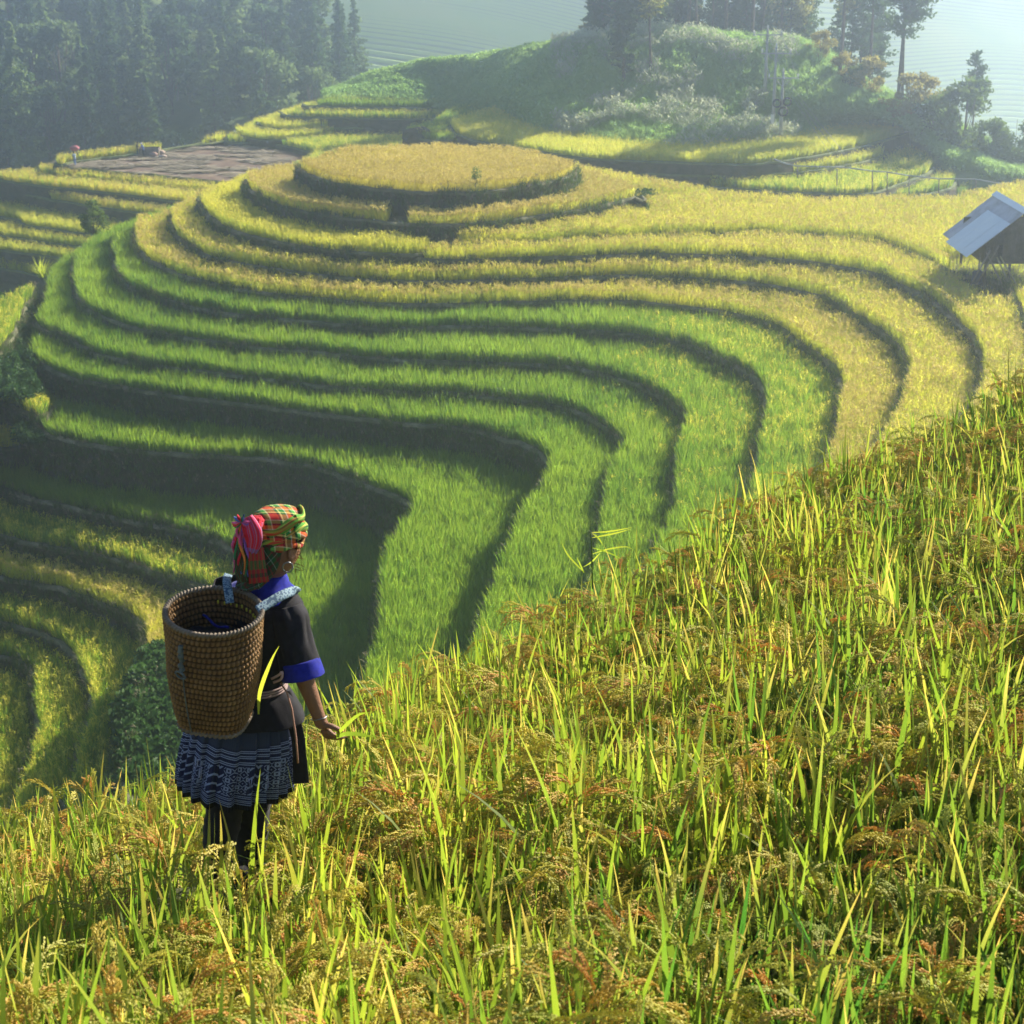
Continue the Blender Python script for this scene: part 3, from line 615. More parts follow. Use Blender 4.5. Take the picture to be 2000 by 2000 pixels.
# far terraced mountainside: every step a tread of rice and a dark bank
M['far_rice'] = mat_noise('far_rice', [(.28, .42, .08), (.36, .46, .1), (.45, .48, .14)], .03, bump=0)
V, Fc, mi = [], [], []
nU = 120
stp = 62
for k in range(stp):
    for h, (dy, dz) in enumerate(((0, 0), (.08, .42), (.22, 1.0))):
        for j in range(nU):
            s_ = j / (nU - 1)
            wob = mnoise.noise(Vector((s_ * 9, k * .06, 1.))) * .9 + mnoise.noise(Vector((s_ * 30, k * .2, 4.))) * .28
            z1 = -110 + k * 1.55 + mnoise.noise(Vector((s_ * 5, k * .03, 2.))) * 26 + 26 * math.sin(s_ * 6 + 1)
            V.append((-230 + s_ * 760, 455 + (k + dy) * 2.9 + wob * 7 + 60 * (1 - math.cos((s_ - .1) * 2.2)) + 700 * max(0, s_ - .42), z1 + dz * 1.55 + wob * .35 * 0))
for r_ in range(3 * stp - 1):
    for j in range(nU - 1):
        Fc.append((r_ * nU + j, r_ * nU + j + 1, (r_ + 1) * nU + j + 1, (r_ + 1) * nU + j)); mi.append(1 if r_ % 3 == 0 else 0)
tag(link('far_terraced_slope', mesh_from('far_terraced_slope', V, Fc, mi), [M['far_rice'], M['wild']]), kind='structure')

# ------------------------------------------------------------------ air
def haze(dens, g):
    V = [(x, y, z) for z in (-111.5, 2.2) for y in (-70, 2650) for x in (-1650, 1650)]
    Fc = [(0, 2, 3, 1), (4, 5, 7, 6), (0, 1, 5, 4), (2, 6, 7, 3), (0, 4, 6, 2), (1, 3, 7, 5)]
    m = bpy.data.materials.new('haze_air'); m.use_nodes = True; N, L = m.node_tree.nodes, m.node_tree.links
    N.remove(N['Principled BSDF']); v = N.new('ShaderNodeVolumePrincipled')
    v.inputs['Color'].default_value = (.66, .78, 1, 1); v.inputs['Density'].default_value = dens; v.inputs['Anisotropy'].default_value = g
    L.new(v.outputs[0], N['Material Output'].inputs['Volume'])
    o = link('haze', mesh_from('haze', V, Fc), m); tag(o, 'pale morning haze filling the valley', 'haze', kind='stuff')


# ------------------------------------------------------------------ trees
M['bark'] = mat_noise('bark', [(.05, .04, .03), (.12, .095, .075), (.2, .17, .14)], 3, bump=.8, bscale=12)
M['needles'] = leaf_mat('needles', (.035, .075, .025), (.08, .14, .035), 1.6, trfac=.35)
M['needles_light'] = leaf_mat('needles_light', (.09, .15, .05), (.16, .22, .07), 1.6, trfac=.4)
M['needles_sunlit'] = leaf_mat('needles_sunlit', (.14, .16, .03), (.26, .24, .06), 1.6, trfac=.5)  # needles with the yellow of sunlight painted into their colour
M['leaves'] = leaf_mat('leaves', (.05, .10, .02), (.13, .18, .04), 1.7, trfac=.45)
M['leaves_sunlit'] = leaf_mat('leaves_sunlit', (.18, .17, .04), (.32, .28, .08), 1.6, trfac=.5)  # sunlit copy of the leaves, warm light put into the colour
def leaf_cloud(C_, size, r3, flat=.0):
    """one small bent leaf-spray quad at each centre"""
    n = len(C_); a = r3.normal(0, 1, (n, 3)); a /= np.linalg.norm(a, axis=1)[:, None]
    b = r3.normal(0, 1, (n, 3)); b[:, 2] *= (1 - flat); b -= a * (a * b).sum(1)[:, None]; b /= np.linalg.norm(b, axis=1)[:, None] + 1e-9
    s_ = size * r3.uniform(.5, 1.3, (n, 1)); a = a * s_; b = b * s_ * .55
    V = np.stack([C_ - a, C_ + b, C_ + a, C_ - b], 1).reshape(-1, 3)
    return V
def quads(n, off=0): return [(4 * i + off, 4 * i + 1 + off, 4 * i + 2 + off, 4 * i + 3 + off) for i in range(n)]
def tube(path, rad, seg=6):
    V, Fc = [], []; path = [Vector(p) for p in path]
    for i, p in enumerate(path):
        d = (path[min(i + 1, len(path) - 1)] - path[max(i - 1, 0)]).normalized(); a = d.orthogonal().normalized(); b = d.cross(a); r = rad[i] if hasattr(rad, '__len__') else rad
        for k in range(seg):
            t = 2 * math.pi * k / seg; V.append(p + a * math.cos(t) * r + b * math.sin(t) * r)
    for i in range(len(path) - 1):
        for k in range(seg): Fc.append((i * seg + k, i * seg + (k + 1) % seg, (i + 1) * seg + (k + 1) % seg, (i + 1) * seg + k))
    Fc.append(tuple(range(seg))[::-1]); Fc.append(tuple((len(path) - 1) * seg + k for k in range(seg)))
    return V, Fc
def join_parts(lst):
    V, Fc = [], []
    for v, f in lst:
        o = len(V); V += list(v); Fc += [tuple(i + o for i in q) for q in f]
    return V, Fc
def make_tree_meshes(kind, h, seed, r=2.0, start=.35, dens=1.0, leaf=.2):
    rd = random.Random(seed); r3 = np.random.default_rng(seed)
    bend = [(rd.uniform(-.02, .02) * h, rd.uniform(-.02, .02) * h) for _ in range(2)]
    def ax(t): return Vector((bend[0][0] * math.sin(t * 3) + bend[1][0] * t, bend[0][1] * math.sin(t * 2.5) + bend[1][1] * t, h * t))
    tr = [tube([ax(i / 9) - Vector((0, 0, .4 if i == 0 else 0)) for i in range(10)], [max(.02, h * .013 * (1 - i / 10)) for i in range(10)])]
    cs = []
    if kind in ('pine', 'conifer', 'column'):
        nb = int(h * (4.5 if kind == 'pine' else 6))
        for i in range(nb):
            t = start + (1 - start) * (i + rd.random()) / nb; q = (t - start) / (1 - start)
            if kind == 'pine': L_ = r * (1.15 - q) ** .6 * (.45 + .55 * min(1, q * 5)) * rd.uniform(.5, 1.15)
            elif kind == 'conifer': L_ = r * (1.02 - q) ** .85 * rd.uniform(.55, 1.1)
            else: L_ = r * (min(1, (q + .06) * 7)) * (1.05 - q) ** .35 * rd.uniform(.75, 1.05)
            az = rd.uniform(0, 6.283); p = ax(t); up = .25 if kind == 'pine' else -.12
            if kind == 'column': up = .35
            e = p + Vector((math.cos(az) * L_, math.sin(az) * L_, L_ * up * rd.uniform(.3, 1.5)))
            tr.append(tube([p, p.lerp(e, .5) + Vector((0, 0, -.04 * L_)), e], [h * .0035, h * .002, .008], 3))
            m = int(dens * (14 + 26 * L_))
            tt = r3.random(m) ** .6; c = np.array(p)[None] * (1 - tt[:, None]) + np.array(e)[None] * tt[:, None]
            c += r3.normal(0, 1, (m, 3)) * np.array([.16, .16, .09]) * (.5 + L_ * .5) * (1.3 if kind == 'pine' else 1)
            cs.append(c)
    else:
        # rounded crown: leaf clumps on uneven lobes carried by limbs
        nl_ = 9
        lobes = []
        for i in range(nl_ * 2):
            a = rd.uniform(0, 6.283); zz = rd.uniform(start, .95); rr = r * math.sin(math.pi * min(1, (zz - start) / (1 - start) * .85 + .12)) * rd.uniform(.35, .85)
            c = Vector((math.cos(a) * rr, math.sin(a) * rr, h * zz)); lobes.append(c)
            b0 = ax(rd.uniform(.1, start + .1)); tr.append(tube([b0, b0.lerp(c, .5) + Vector((0, 0, -.1)), c], [h * .008, h * .005, .01], 4))
        for c in lobes:
            m = int(dens * 170); s_ = r * rd.uniform(.24, .42)
            d = r3.normal(0, 1, (m, 3)); d /= np.linalg.norm(d, axis=1)[:, None]; rad = s_ * r3.random((m, 1)) ** .4
            cs.append(np.array(c) + d * rad * np.array([1, 1, .8]))
    C_ = np.vstack(cs); V = leaf_cloud(C_, leaf, r3, .3)
    crown = mesh_from('crown', V, quads(len(C_)))
    tv, tf = join_parts(tr); trunk = mesh_from('trunk', tv, tf, smooth=True)
    return trunk, crown
def place_tree(protos, loc, rz, sc, name, label, cat, group, mats):
    tm, cm = protos
    e = empty(name, loc); e.rotation_euler = (0, 0, rz); e.scale = (sc, sc, sc); tag(e, label, cat, group)
    for nm, me, mt in (('trunk', tm, M['bark']), ('crown', cm, mats)):
        if not me.materials: me.materials.append(mt)
        o = bpy.data.objects.new(nm, me); COL.objects.link(o); o.parent = e
        if me.materials[0] is not mt: o.material_slots[0].link = 'OBJECT'; o.material_slots[0].material = mt
    return e
def hill_z(x, y):
    from mathutils.bvhtree import BVHTree
    global _BV
    if '_BV' not in globals():
        vs, fs = [], []
        for G_ in (HILL, FOREST):
            o = len(vs); nv, nu = G_.shape[:2]; vs += [tuple(p) for p in G_.reshape(-1, 3)]
            fs += [(o + i * nu + j, o + i * nu + j + 1, o + (i + 1) * nu + j + 1, o + (i + 1) * nu + j) for i in range(nv - 1) for j in range(nu - 1)]
        _BV = BVHTree.FromPolygons(vs, fs)
    h_ = _BV.ray_cast(Vector((x, y, 60)), Vector((0, 0, -1)))
    return h_[0].z if h_[0] else None
def on_hill_ray(u, v, up=0.0):
    hill_z(0, 160); h_ = _BV.ray_cast(Vector((0, 0, 0)), Vector(ray(u, v)))
    return Vector(h_[0]) + Vector((0, 0, up)) if h_[0] else None
def on_hill(u, v, d):
    p = PD(u, v, d); z = hill_z(p[0], p[1]); return Vector((p[0], p[1], z if z is not None else p[2]))

PINE = [make_tree_meshes('pine', 13, 400 + i, 2.3, .48, .8, .20) for i in range(4)]
SLIM = [make_tree_meshes('pine', 14, 410 + i, 1.5, .5, .8, .18) for i in range(3)]
COLT = [make_tree_meshes('column', 13, 420 + i, 1.35, .09, 5.0, .16) for i in range(2)]
CONI = [make_tree_meshes('conifer', 12, 440 + i, 2.3, .06, .9, .24) for i in range(3)]
BRD = [make_tree_meshes('broad', 5, 460 + i, 2.6, .25, 1.0, .17) for i in range(4)]
FCON = [make_tree_meshes('conifer', 14, 480 + i, 2.8, .10, .75, .30) for i in range(4)] + [make_tree_meshes('broad', 10, 490 + i, 3.6, .2, .8, .32) for i in range(2)]
rt = random.Random(5)
# singles one can point to
place_tree(COLT[0], on_hill_ray(1219, 168), 1, 1.0, 'conifer_tree', 'narrow column-shaped conifer standing alone in front of the grove', 'tree', None, M['needles'])
place_tree(make_tree_meshes('pine', 12, 431, 1.3, .42, 1.3, .17), on_hill_ray(1272, 150), 2, 1.0, 'pine_tree', 'slim pine with a long bare trunk and sunlit yellowish crown', 'tree', None, M['needles_sunlit'])
place_tree(PINE[0], on_hill_ray(1753, 205), .5, 1.12, 'pine_tree', 'tall spreading pine at the right end of the grove', 'tree', None, M['needles'])
place_tree(PINE[1], on_hill_ray(1697, 172), 2.5, 1.05, 'pine_tree', 'pine with straight bare trunk just left of the tall spreading pine', 'tree', None, M['needles'])
place_tree(PINE[2], on_hill_ray(1762, 212), 3.5, .95, 'pine_tree', 'thinner pine leaning against the tall spreading pine', 'tree', None, M['needles'])
place_tree(PINE[3], on_hill_ray(1640, 150), 4.5, 1.05, 'pine_tree', 'dark pine over the hazy gap in the middle of the grove', 'tree', None, M['needles'])
place_tree(CONI[0], on_hill(1178, 90, 178), 4.5, .85, 'conifer_tree', 'bluish bushy conifer at the left end of the grove', 'tree', None, M['needles'])
place_tree(CONI[1], on_hill(1160, 92, 180), 1.5, .6, 'conifer_tree', 'low conifer, outermost at the left end of the grove', 'tree', None, M['needles'])
for i in range(56):
    u = 1160 + 565 * (i / 56) ** 1.15 + rt.uniform(-4, 4); d = rt.uniform(177, 196)
    vb = np.interp(u, [1165, 1250, 1400, 1560, 1640, 1725], [85, 76, 74, 92, 125, 180])
    loc = on_hill(u, vb, d); dense = u < 1330
    pr = CONI[i % 3] if (dense and i % 3) else SLIM[i % 3] if i % 4 else PINE[i % 4]
    suf = lambda n: '%d%s' % (n, 'th' if 10 < n % 100 < 14 else {1: 'st', 2: 'nd', 3: 'rd'}.get(n % 10, 'th'))
    nth = suf(i + 1) + ' from the left' if i < 28 else suf(56 - i) + ' from the right'
    place_tree(pr, loc, rt.uniform(0, 6), rt.uniform(.85, 1.25), 'grove_tree', '%s of the grove row on the hill crest, %s' % ('hazy conifer' if (dense and i % 3) else 'sunlit pine' if i % 9 == 4 else 'hazy pine', nth), 'tree', 'trees of the grove on the hill crest', M['needles_sunlit'] if i % 9 == 4 else M['needles'])
bushes = [(1700, 195, 160, .75, 'leaves_sunlit', 'sunlit golden bush at the foot of the tall spreading pine'), (1790, 250, 158, .95, 'leaves_sunlit', 'pale yellow round tree right of the tall pine'),
          (1745, 235, 157, .55, 'leaves_sunlit', 'small golden bush below the tall pine trunks'), (1823, 275, 156, .85, 'leaves', 'bush between the pale yellow tree and the dark round tree'),
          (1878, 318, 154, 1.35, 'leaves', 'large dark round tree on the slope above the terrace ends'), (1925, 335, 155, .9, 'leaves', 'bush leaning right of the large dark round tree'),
          (1975, 345, 156, 1.0, 'leaves', 'hazy rounded tree at the right edge'), (1650, 150, 163, .6, 'leaves_sunlit', 'yellowish undergrowth bush below the grove gap'),
          (1600, 120, 166, .6, 'leaves_sunlit', 'undergrowth bush under the pines, left of the gap'), (1672, 170, 161, .6, 'leaves', 'green undergrowth bush beside the straight bare trunk')]
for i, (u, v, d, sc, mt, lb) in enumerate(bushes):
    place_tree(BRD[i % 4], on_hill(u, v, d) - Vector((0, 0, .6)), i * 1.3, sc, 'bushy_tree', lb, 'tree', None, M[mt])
place_tree(PINE[1], on_hill(1895, 300, 163), 1.0, .62, 'pine_tree', 'small open pine rising behind the large dark round tree', 'tree', None, M['needles'])
# small tree and spiky bush on the knoll's left ridge
place_tree(make_tree_meshes('broad', 2.6, 471, 1.15, .12, 1.0, .075), Vector(PZ(172, 470, Z['L6'] + .1)) + Vector((0, 1.5, -.3)), 0, 1.0, 'small_tree', 'small dark leafy tree on the left ridge of the knoll', 'tree', None, M['leaves'])
# forest on the far left slope
k_ = 0
for gi in range(19):
    for gj in range(16):
        u = -120 + gj * 58 + rt.uniform(-28, 28) + (gi % 2) * 29; d = 240 + gi * 8 + rt.uniform(-4, 4)
        p = PD(u, 200, d); z = hill_z(p[0], p[1])
        if z is None or z > -6: continue
        lim = np.interp(u, [0, 480, 560, 620, 700], [400, 340, 325, 300, 275])
        if u > 700 or d > lim + 25: continue
        top = z + 16
        vv = 1000 - F * (p[1] * math.sin(PITCH) + top * math.cos(PITCH)) / (p[1] * math.cos(PITCH) - top * math.sin(PITCH))
        vb = 1000 - F * (p[1] * math.sin(PITCH) + z * math.cos(PITCH)) / (p[1] * math.cos(PITCH) - z * math.sin(PITCH))
        if vb < -20: continue
        place_tree(FCON[rt.randrange(6)], Vector((p[0], p[1], z - .5)), rt.uniform(0, 6), rt.uniform(.7, 1.5), 'forest_tree', 'blue hazy tree in the %s row of the far left wood, %s' % (('lowest', 'middle', 'upper', 'topmost')[min(3, gi // 5)], ('at the left edge', 'left of its middle', 'right of its middle', 'at its right end')[min(3, max(0, int(u // 175)))]), 'tree', 'trees of the wood on the far left slope', M['needles_light'] if rt.random() < .45 else M['needles']); k_ += 1
print('forest', k_)

# scrub, ferns and silver grass on the wild hill
M['plume'] = leaf_mat('silver_plume', (.34, .40, .26), (.52, .54, .40), 1.2, trfac=.4)
M['scrub'] = leaf_mat('scrub_leaf', (.17, .32, .08), (.36, .50, .15), 1.6, trfac=.4)
SG = [tuft('silver_grass', 26, 1.1, .3, .045, [M['scrub'], M['plume']], 0, seed=500 + i, droop=1.4) for i in range(3)]
def plume(seed):
    rd = random.Random(seed); b = Blades()
    for i in range(22): b.blade((rd.uniform(-.3, .3), rd.uniform(-.3, .3), 0), rd.uniform(0, 6.28), rd.uniform(.05, .4), rd.uniform(.7, 1.3), .04, rd.uniform(.4, 1.4), 3, 0, 0, rd.uniform(-1, 1))
    for i in range(9): b.blade((rd.uniform(-.3, .3), rd.uniform(-.3, .3), rd.uniform(.8, 1.3)), rd.uniform(2.4, 4.0), rd.uniform(.5, 1.1), rd.uniform(.3, .5), .09, rd.uniform(.6, 1.2), 3, 1, 0, rd.uniform(-.6, .6))
    return b.mesh('silver_grass', [M['scrub'], M['plume']])
PL = [plume(510 + i) for i in range(4)]
def scrub(seed):
    r3 = np.random.default_rng(seed); n = 170; d = r3.normal(0, 1, (n, 3)); d /= np.linalg.norm(d, axis=1)[:, None]; d[:, 2] = np.abs(d[:, 2])
    C_ = d * (r3.random((n, 1)) ** .4) * np.array([.65, .65, .8]); me = mesh_from('scrub', leaf_cloud(C_, .13, r3), quads(n)); me.materials.append(M['scrub']); return me
SB = [scrub(520 + i) for i in range(4)]
nu = HILL.shape[1]; C0 = HILL[16:66].reshape(-1, 3)
pp = []
for _ in range(5):
    i = rng.integers(16, 64, 6500); j = rng.integers(0, nu - 1, 6500); a, b = rng.random((2, 6500, 1))
    pp.append(HILL[i, j] * (1 - a) * (1 - b) + HILL[i, j + 1] * a * (1 - b) + HILL[i + 1, j] * (1 - a) * b + HILL[i + 1, j + 1] * a * b)
pp = np.vstack(pp); pp = pp[in_view(pp, 60)]
nz = np.array([mnoise.noise(Vector((p[0] * .09, p[1] * .09, 3.))) + .5 * mnoise.noise(Vector((p[0] * .3, p[1] * .3, 7.))) for p in pp])
uu = 1000 + F * pp[:, 0] / (pp[:, 1] * math.cos(PITCH) - pp[:, 2] * math.sin(PITCH))
pl = (nz > .0) & (uu > 1080) & (uu < 1560); sh = ~pl & (rng.random(len(pp)) < np.where(uu < 1080, .75, .35))
idx = np.where(pl, rng.integers(3, 7, len(pp)), np.where(sh, rng.integers(7, 11, len(pp)), rng.integers(0, 3, len(pp))))
gn_scatter('hill_scrub', pp - [0, 0, .1], SG + PL + SB, idx=idx, scale=rng.uniform(.55, 1.15, len(pp)), label='rough scrub, fern and pale silver grass covering the wild hill', cat='scrub')
# shrubs on the slope at the foot of the near hill
M['dark_scrub'] = leaf_mat('dark_scrub_leaf', (.02, .06, .012), (.05, .11, .025), 1.5, trfac=.3)
DS = []
for k in range(4):
    me = SB[k].copy(); me.materials.clear(); me.materials.append(M['dark_scrub']); DS.append(me)
bp = []
for _ in range(1500):
    u, v = rng.uniform(235, 440), rng.uniform(1270, 1560); p = PZ(u, v, -30.2)
    if (u - 245) + 30 * mnoise.noise(Vector((v * .02, u * .02, 0))) > max(0, (1400 - v) * .45): bp.append(p)
bp = np.array(bp); gn_scatter('slope_shrubs', bp - [0, 0, .3], DS, idx=rng.integers(0, 4, len(bp)), scale=rng.uniform(.45, 1.25, len(bp)), label='dark green shrubs on the slope behind the basket', cat='shrubs')
fp = []
for u, v, z in [(rng.uniform(0, 66), rng.uniform(580, 700), -25.2) for _ in range(260)] + [(rng.uniform(40, 80), rng.uniform(700, 860), -26.5) for _ in range(120)]: fp.append(PZ(u, v, z))
fp += [PZ(rng.uniform(-60, 70), v_, Z['W1'] - .3 - rng.random() * 1.5) for v_ in rng.uniform(600, 770, 500) if True]; fp += [PZ(rng.normal(1262, 9), rng.normal(384, 4), Z['L1'] - .5) for _ in range(40)]; fp = np.array(fp); gn_scatter('gully_ferns', fp - [0, 0, .2], DS, idx=rng.integers(0, 4, len(fp)), scale=rng.uniform(.4, .9, len(fp)), label='dark ferns in the gully left of the green terraces and weeds right of the knoll', cat='ferns')

# ------------------------------------------------------------------ small marks on the terraces
def simple_mat(name, col, rough=.8, spec=.2, metal=0.0):
    m, nt, N, L, P, O = new_mat(name); P.inputs['Base Color'].default_value = (*col, 1); P.inputs['Roughness'].default_value = rough
    P.inputs['Specular IOR Level'].default_value = spec; P.inputs['Metallic'].default_value = metal; return m
M['wood'] = mat_noise('weathered_wood', [(.10, .085, .07), (.2, .17, .14), (.32, .28, .24)], 2.5, bump=.8, bscale=14)
M['dark_wood'] = mat_noise('dark_wood', [(.04, .035, .03), (.09, .075, .06), (.16, .14, .12)], 2.5, bump=.9, bscale=14)
M['bamboo'] = mat_noise('bamboo', [(.28, .24, .14), (.42, .38, .25)], 3, bump=.3)
def tube_obj(name, path, rad, mat, parent=None, seg=8, rel=None):
    v, f = tube(path, rad, seg)
    if rel is not None: v = [x - rel for x in v]
    return link(name, mesh_from(name, v, f, smooth=True), mat, parent)
def bush_thing(name, loc, r, h, n, label, cat, seed, mat, leaf=.06):
    r3 = np.random.default_rng(seed); d = r3.normal(0, 1, (n, 3)); d /= np.linalg.norm(d, axis=1)[:, None]
    C_ = d * (r3.random((n, 1)) ** .45) * [r, r, h * .5] + [0, 0, h * .55]
    e = empty(name, loc); tag(e, label, cat)
    link('foliage', mesh_from('foliage', leaf_cloud(C_, leaf, r3), quads(n)), mat, e)
    for k in range(4):
        a = k * 1.6; tube_obj('stem', [Vector((0, 0, -.1)), Vector((math.cos(a) * r * .3, math.sin(a) * r * .3, h * .6))], [.025, .012], M['bark'], e, 5)
    return e
bush_thing('small_shrub', Vector(PZ(930, 372, Z['L0'])) + Vector((0, .3, 0)), .32, 1.3, 420, 'small dark shrub at the front edge of the round knoll top', 'shrub', 1, M['leaves'])
tube_obj('wooden_stake', [Vector((0, 0, -.3)), Vector((-.12, 0, 1.0))], .05, M['wood']).location = Vector(PZ(1180, 412, Z['L1'] - .6))
tag(bpy.data.objects['wooden_stake'], 'short dark wooden stake in the bank right of the knoll top', 'stake')
b = Blades(); rd = random.Random(3)
for i in range(60): b.blade((rd.uniform(-.15, .15), rd.uniform(-.15, .15), 0), rd.uniform(0, 6.28), rd.uniform(.05, .7), rd.uniform(.9, 1.7), .05, rd.uniform(.2, .9), 4, 0, rd.random() * .5)
o = link('spiky_bush', b.mesh('spiky_bush', [M['rice_pale']])); o.location = PZ(82, 542, Z['L7']); tag(o, 'pale spiky grass clump on the left end of the green terraces', 'bush')
# earth mound with dark side between the knoll and the far terraces
bm = bmesh.new(); bmesh.ops.create_uvsphere(bm, u_segments=20, v_segments=10, radius=1)
for v in bm.verts: v.co.x *= 1.5; v.co.y *= 1.2; v.co.z = v.co.z * .9 + .2 * mnoise.noise(v.co * 2)
me = bpy.data.meshes.new('earth_mound'); bm.to_mesh(me); bm.free()
o = link('earth_mound', me, M['riser']); o.location = PD(818, 268, 160); tag(o, 'small dark earth mound behind the knoll top', 'mound')
# straw left on the harvested field
sp = []
for _ in range(5000):
    u, v = rng.uniform(110, 560), rng.uniform(288, 352); p = PZ(u, v, Z['FL'])
    if mnoise.noise(Vector((p[0] * .25, p[1] * .8, 1.))) > .05: sp.append(p)
sp = np.array(sp); r_, c_ = cell(sp[:, :2]); sp = sp[LEVEL[r_, c_] == ORDER.index('FL')]
ST = []; M['straw'] = mat_noise('straw', [(.26, .22, .16), (.42, .37, .29)], 1, bump=0)
for k in range(3):
    bb = Blades(); rd = random.Random(k)
    for i in range(16): bb.blade((rd.uniform(-.35, .35), rd.uniform(-.12, .12), .03), rd.uniform(-.5, .5) + (math.pi if i % 2 else 0), rd.uniform(1.2, 1.6), rd.uniform(.4, .9), .07, .1, 2, 0, 0)
    ST.append(bb.mesh('straw', [M['straw']]))
gn_scatter('loose_straw', sp, ST, rot=rng.normal(.2, .4, len(sp)), label='pale cut straw lying in rows on the harvested field', cat='straw')

# ------------------------------------------------------------------ power poles, pipe
M['concrete'] = mat_noise('pole_concrete', [(.3, .3, .28), (.42, .42, .4)], 2, bump=.2)
M['iron'] = simple_mat('painted_iron', (.35, .36, .36), .5, .4)
M['porcelain'] = simple_mat('porcelain', (.75, .75, .72), .25, .5)
M['cable'] = simple_mat('black_cable', (.03, .03, .035), .5)
def power_pole(u, vb, d, vt, label, extra=None):
    p = Vector(PD(u, vb, d)); zt = PD(u, vt, d)[2] ; h = zt - p.z; q_ = on_hill_ray(u, vb - 4); p = q_ if q_ is not None else p; zt = PD(u, vt, p.y)[2]; h = zt - p.z
    e = empty('power_pole', p); tag(e, label, 'power pole', 'power poles on the grassy hill')
    tube_obj('post', [Vector((0, 0, -.5)), Vector((0, 0, h))], [.17, .1], M['concrete'], e, 10)
    for z_, w_ in ((h - .5, 1.3),):
        bmx = bmesh.new(); bmesh.ops.create_cube(bmx, size=1); me = bpy.data.meshes.new('crossarm'); bmx.to_mesh(me); bmx.free()
        c = link('crossarm', me, M['iron'], e); c.scale = (w_ * 2, .1, .1); c.location = (0, -.16, z_)
        for s_ in (-1, 1): tube_obj('brace', [Vector((s_ * .7, -.16, z_)), Vector((0, -.14, z_ - .8))], .025, M['iron'], e, 5)
        for x_ in (-w_ + .1, 0, w_ - .1):
            q = Vector((x_, -.16, z_ + .05)) if x_ else Vector((0, 0, h))
            tube_obj('insulator', [q + Vector((0, 0, t)) for t in (0, .07, .1, .16, .2, .26, .33)], [.05, .05, .1, .05, .1, .05, .03], M['porcelain'], e, 8)
    if extra == 'box':
        bmx = bmesh.new(); bmesh.ops.create_cube(bmx, size=1); bmesh.ops.bevel(bmx, geom=bmx.edges[:], offset=.06, segments=2, affect='EDGES'); me = bpy.data.meshes.new('meter_box'); bmx.to_mesh(me); bmx.free()
        c = link('meter_box', me, M['porcelain'], e); c.scale = (.3, .25, .75); c.location = (-.1, -.3, 1.4)
    if extra == 'coils':
        for k, (cx, cz, r_) in enumerate(((-.45, h * .58, .36), (.4, h * .6, .36), (.1, h * .47, .4))):
            for q in range(3):
                rr = r_ - q * .05; tube_obj('cable_coil', [Vector((cx + math.cos(t) * rr, -.3 - q * .04, cz + math.sin(t) * rr)) for t in np.linspace(0, 6.283, 21)], .035, M['cable'], e, 5)
    return Vector((p.x, p.y, zt))
pA = power_pole(1493, 200, 166, 56, 'leftmost and tallest concrete power pole, standing highest on the hill')
pB = power_pole(1508, 268, 157, 92, 'middle power pole with a small white box near its foot', 'box')
pC = power_pole(1523, 288, 148, 140, 'nearest power pole hung with black cable coils', 'coils')
def wire(a, b, sag, label, r_=.018):
    a, b = Vector(a), Vector(b); pth = [a.lerp(b, t) - Vector((0, 0, sag * 4 * t * (1 - t))) for t in np.linspace(0, 1, 14)]
    o = tube_obj('power_line', [p - a for p in pth], r_, M['iron'], None, 4); o.location = a; tag(o, label, 'wire', 'wires of the power poles')
far1 = Vector(PD(1275, 50, 172))
for k, x_ in enumerate((-1.1, 0, 1.1)):
    nm = ('left', 'middle', 'right')[k]
    wire(pA + Vector((x_, 0, -.2)), far1 + Vector((x_, 0, 0)), 1.2, '%s wire from the tallest pole up to the grove' % nm)
    wire(pC + Vector((x_, 0, -.2)), pB + Vector((x_, 0, -.2)), .3, '%s wire between the nearest and middle poles' % nm)
    wire(pB + Vector((x_, 0, -.2)), pA + Vector((x_, 0, -.2)), .3, '%s wire between the middle and tallest poles' % nm)
    wire(pC + Vector((x_ * .2, 0, -.5)), Vector(PD(1622 + k * 14, 300, 147)), .1, '%s guy wire running down right from the nearest pole' % nm, .012)
# bamboo water pipe on thin posts
M['pipe'] = mat_noise('pipe_grey', [(.32, .34, .34), (.5, .52, .52)], .5, bump=0)
pipe = [(1512, 311, 141), (1530, 318, 140), (1552, 324, 139), (1650, 327, 138), (1705, 334, 137), (1733, 336, 136.5), (1775, 343, 136), (1833, 349, 135), (1905, 350, 134), (1950, 358, 133), (2010, 366, 132)]
pp3 = [Vector(PD(*q)) for q in pipe]
e = empty('water_pipe', pp3[0]); tag(e, 'long thin grey water pipe crossing the hazy terraces on posts', 'pipe')
for a, b in zip(pp3[:-1], pp3[1:]):
    tube_obj('pipe_length', [a - pp3[0], b - pp3[0]], .05, M['pipe'], e, 7)
for k, (u, v, d, vb, lb) in enumerate(((1558, 325, 138.8, 340, 'shortest pipe post, near the left end of the water pipe'), (1635, 331, 138, 355, 'low pipe post left of the tall ones'), (1704, 335, 137, 367, 'first tall pipe post, counted from the left'),
                                   (1733, 337, 136.5, 372, 'second tall pipe post, right beside the first'), (1776, 344, 136, 385, 'tallest pipe post, in the middle of the saddle skyline'), (1834, 350, 135, 372, 'pipe post standing in front of a dark bank'), (1906, 352, 134, 380, 'rightmost pipe post, close above the hut'))):
    t_ = Vector(PD(u, v, d)); b_ = Vector(PD(u, vb, d)); b_.z -= .3
    o = tube_obj('pipe_post', [Vector((0, 0, 0)), t_ - b_], .045, M['wood'], None, 6); o.location = b_; tag(o, lb, 'post', 'posts under the water pipe')
    
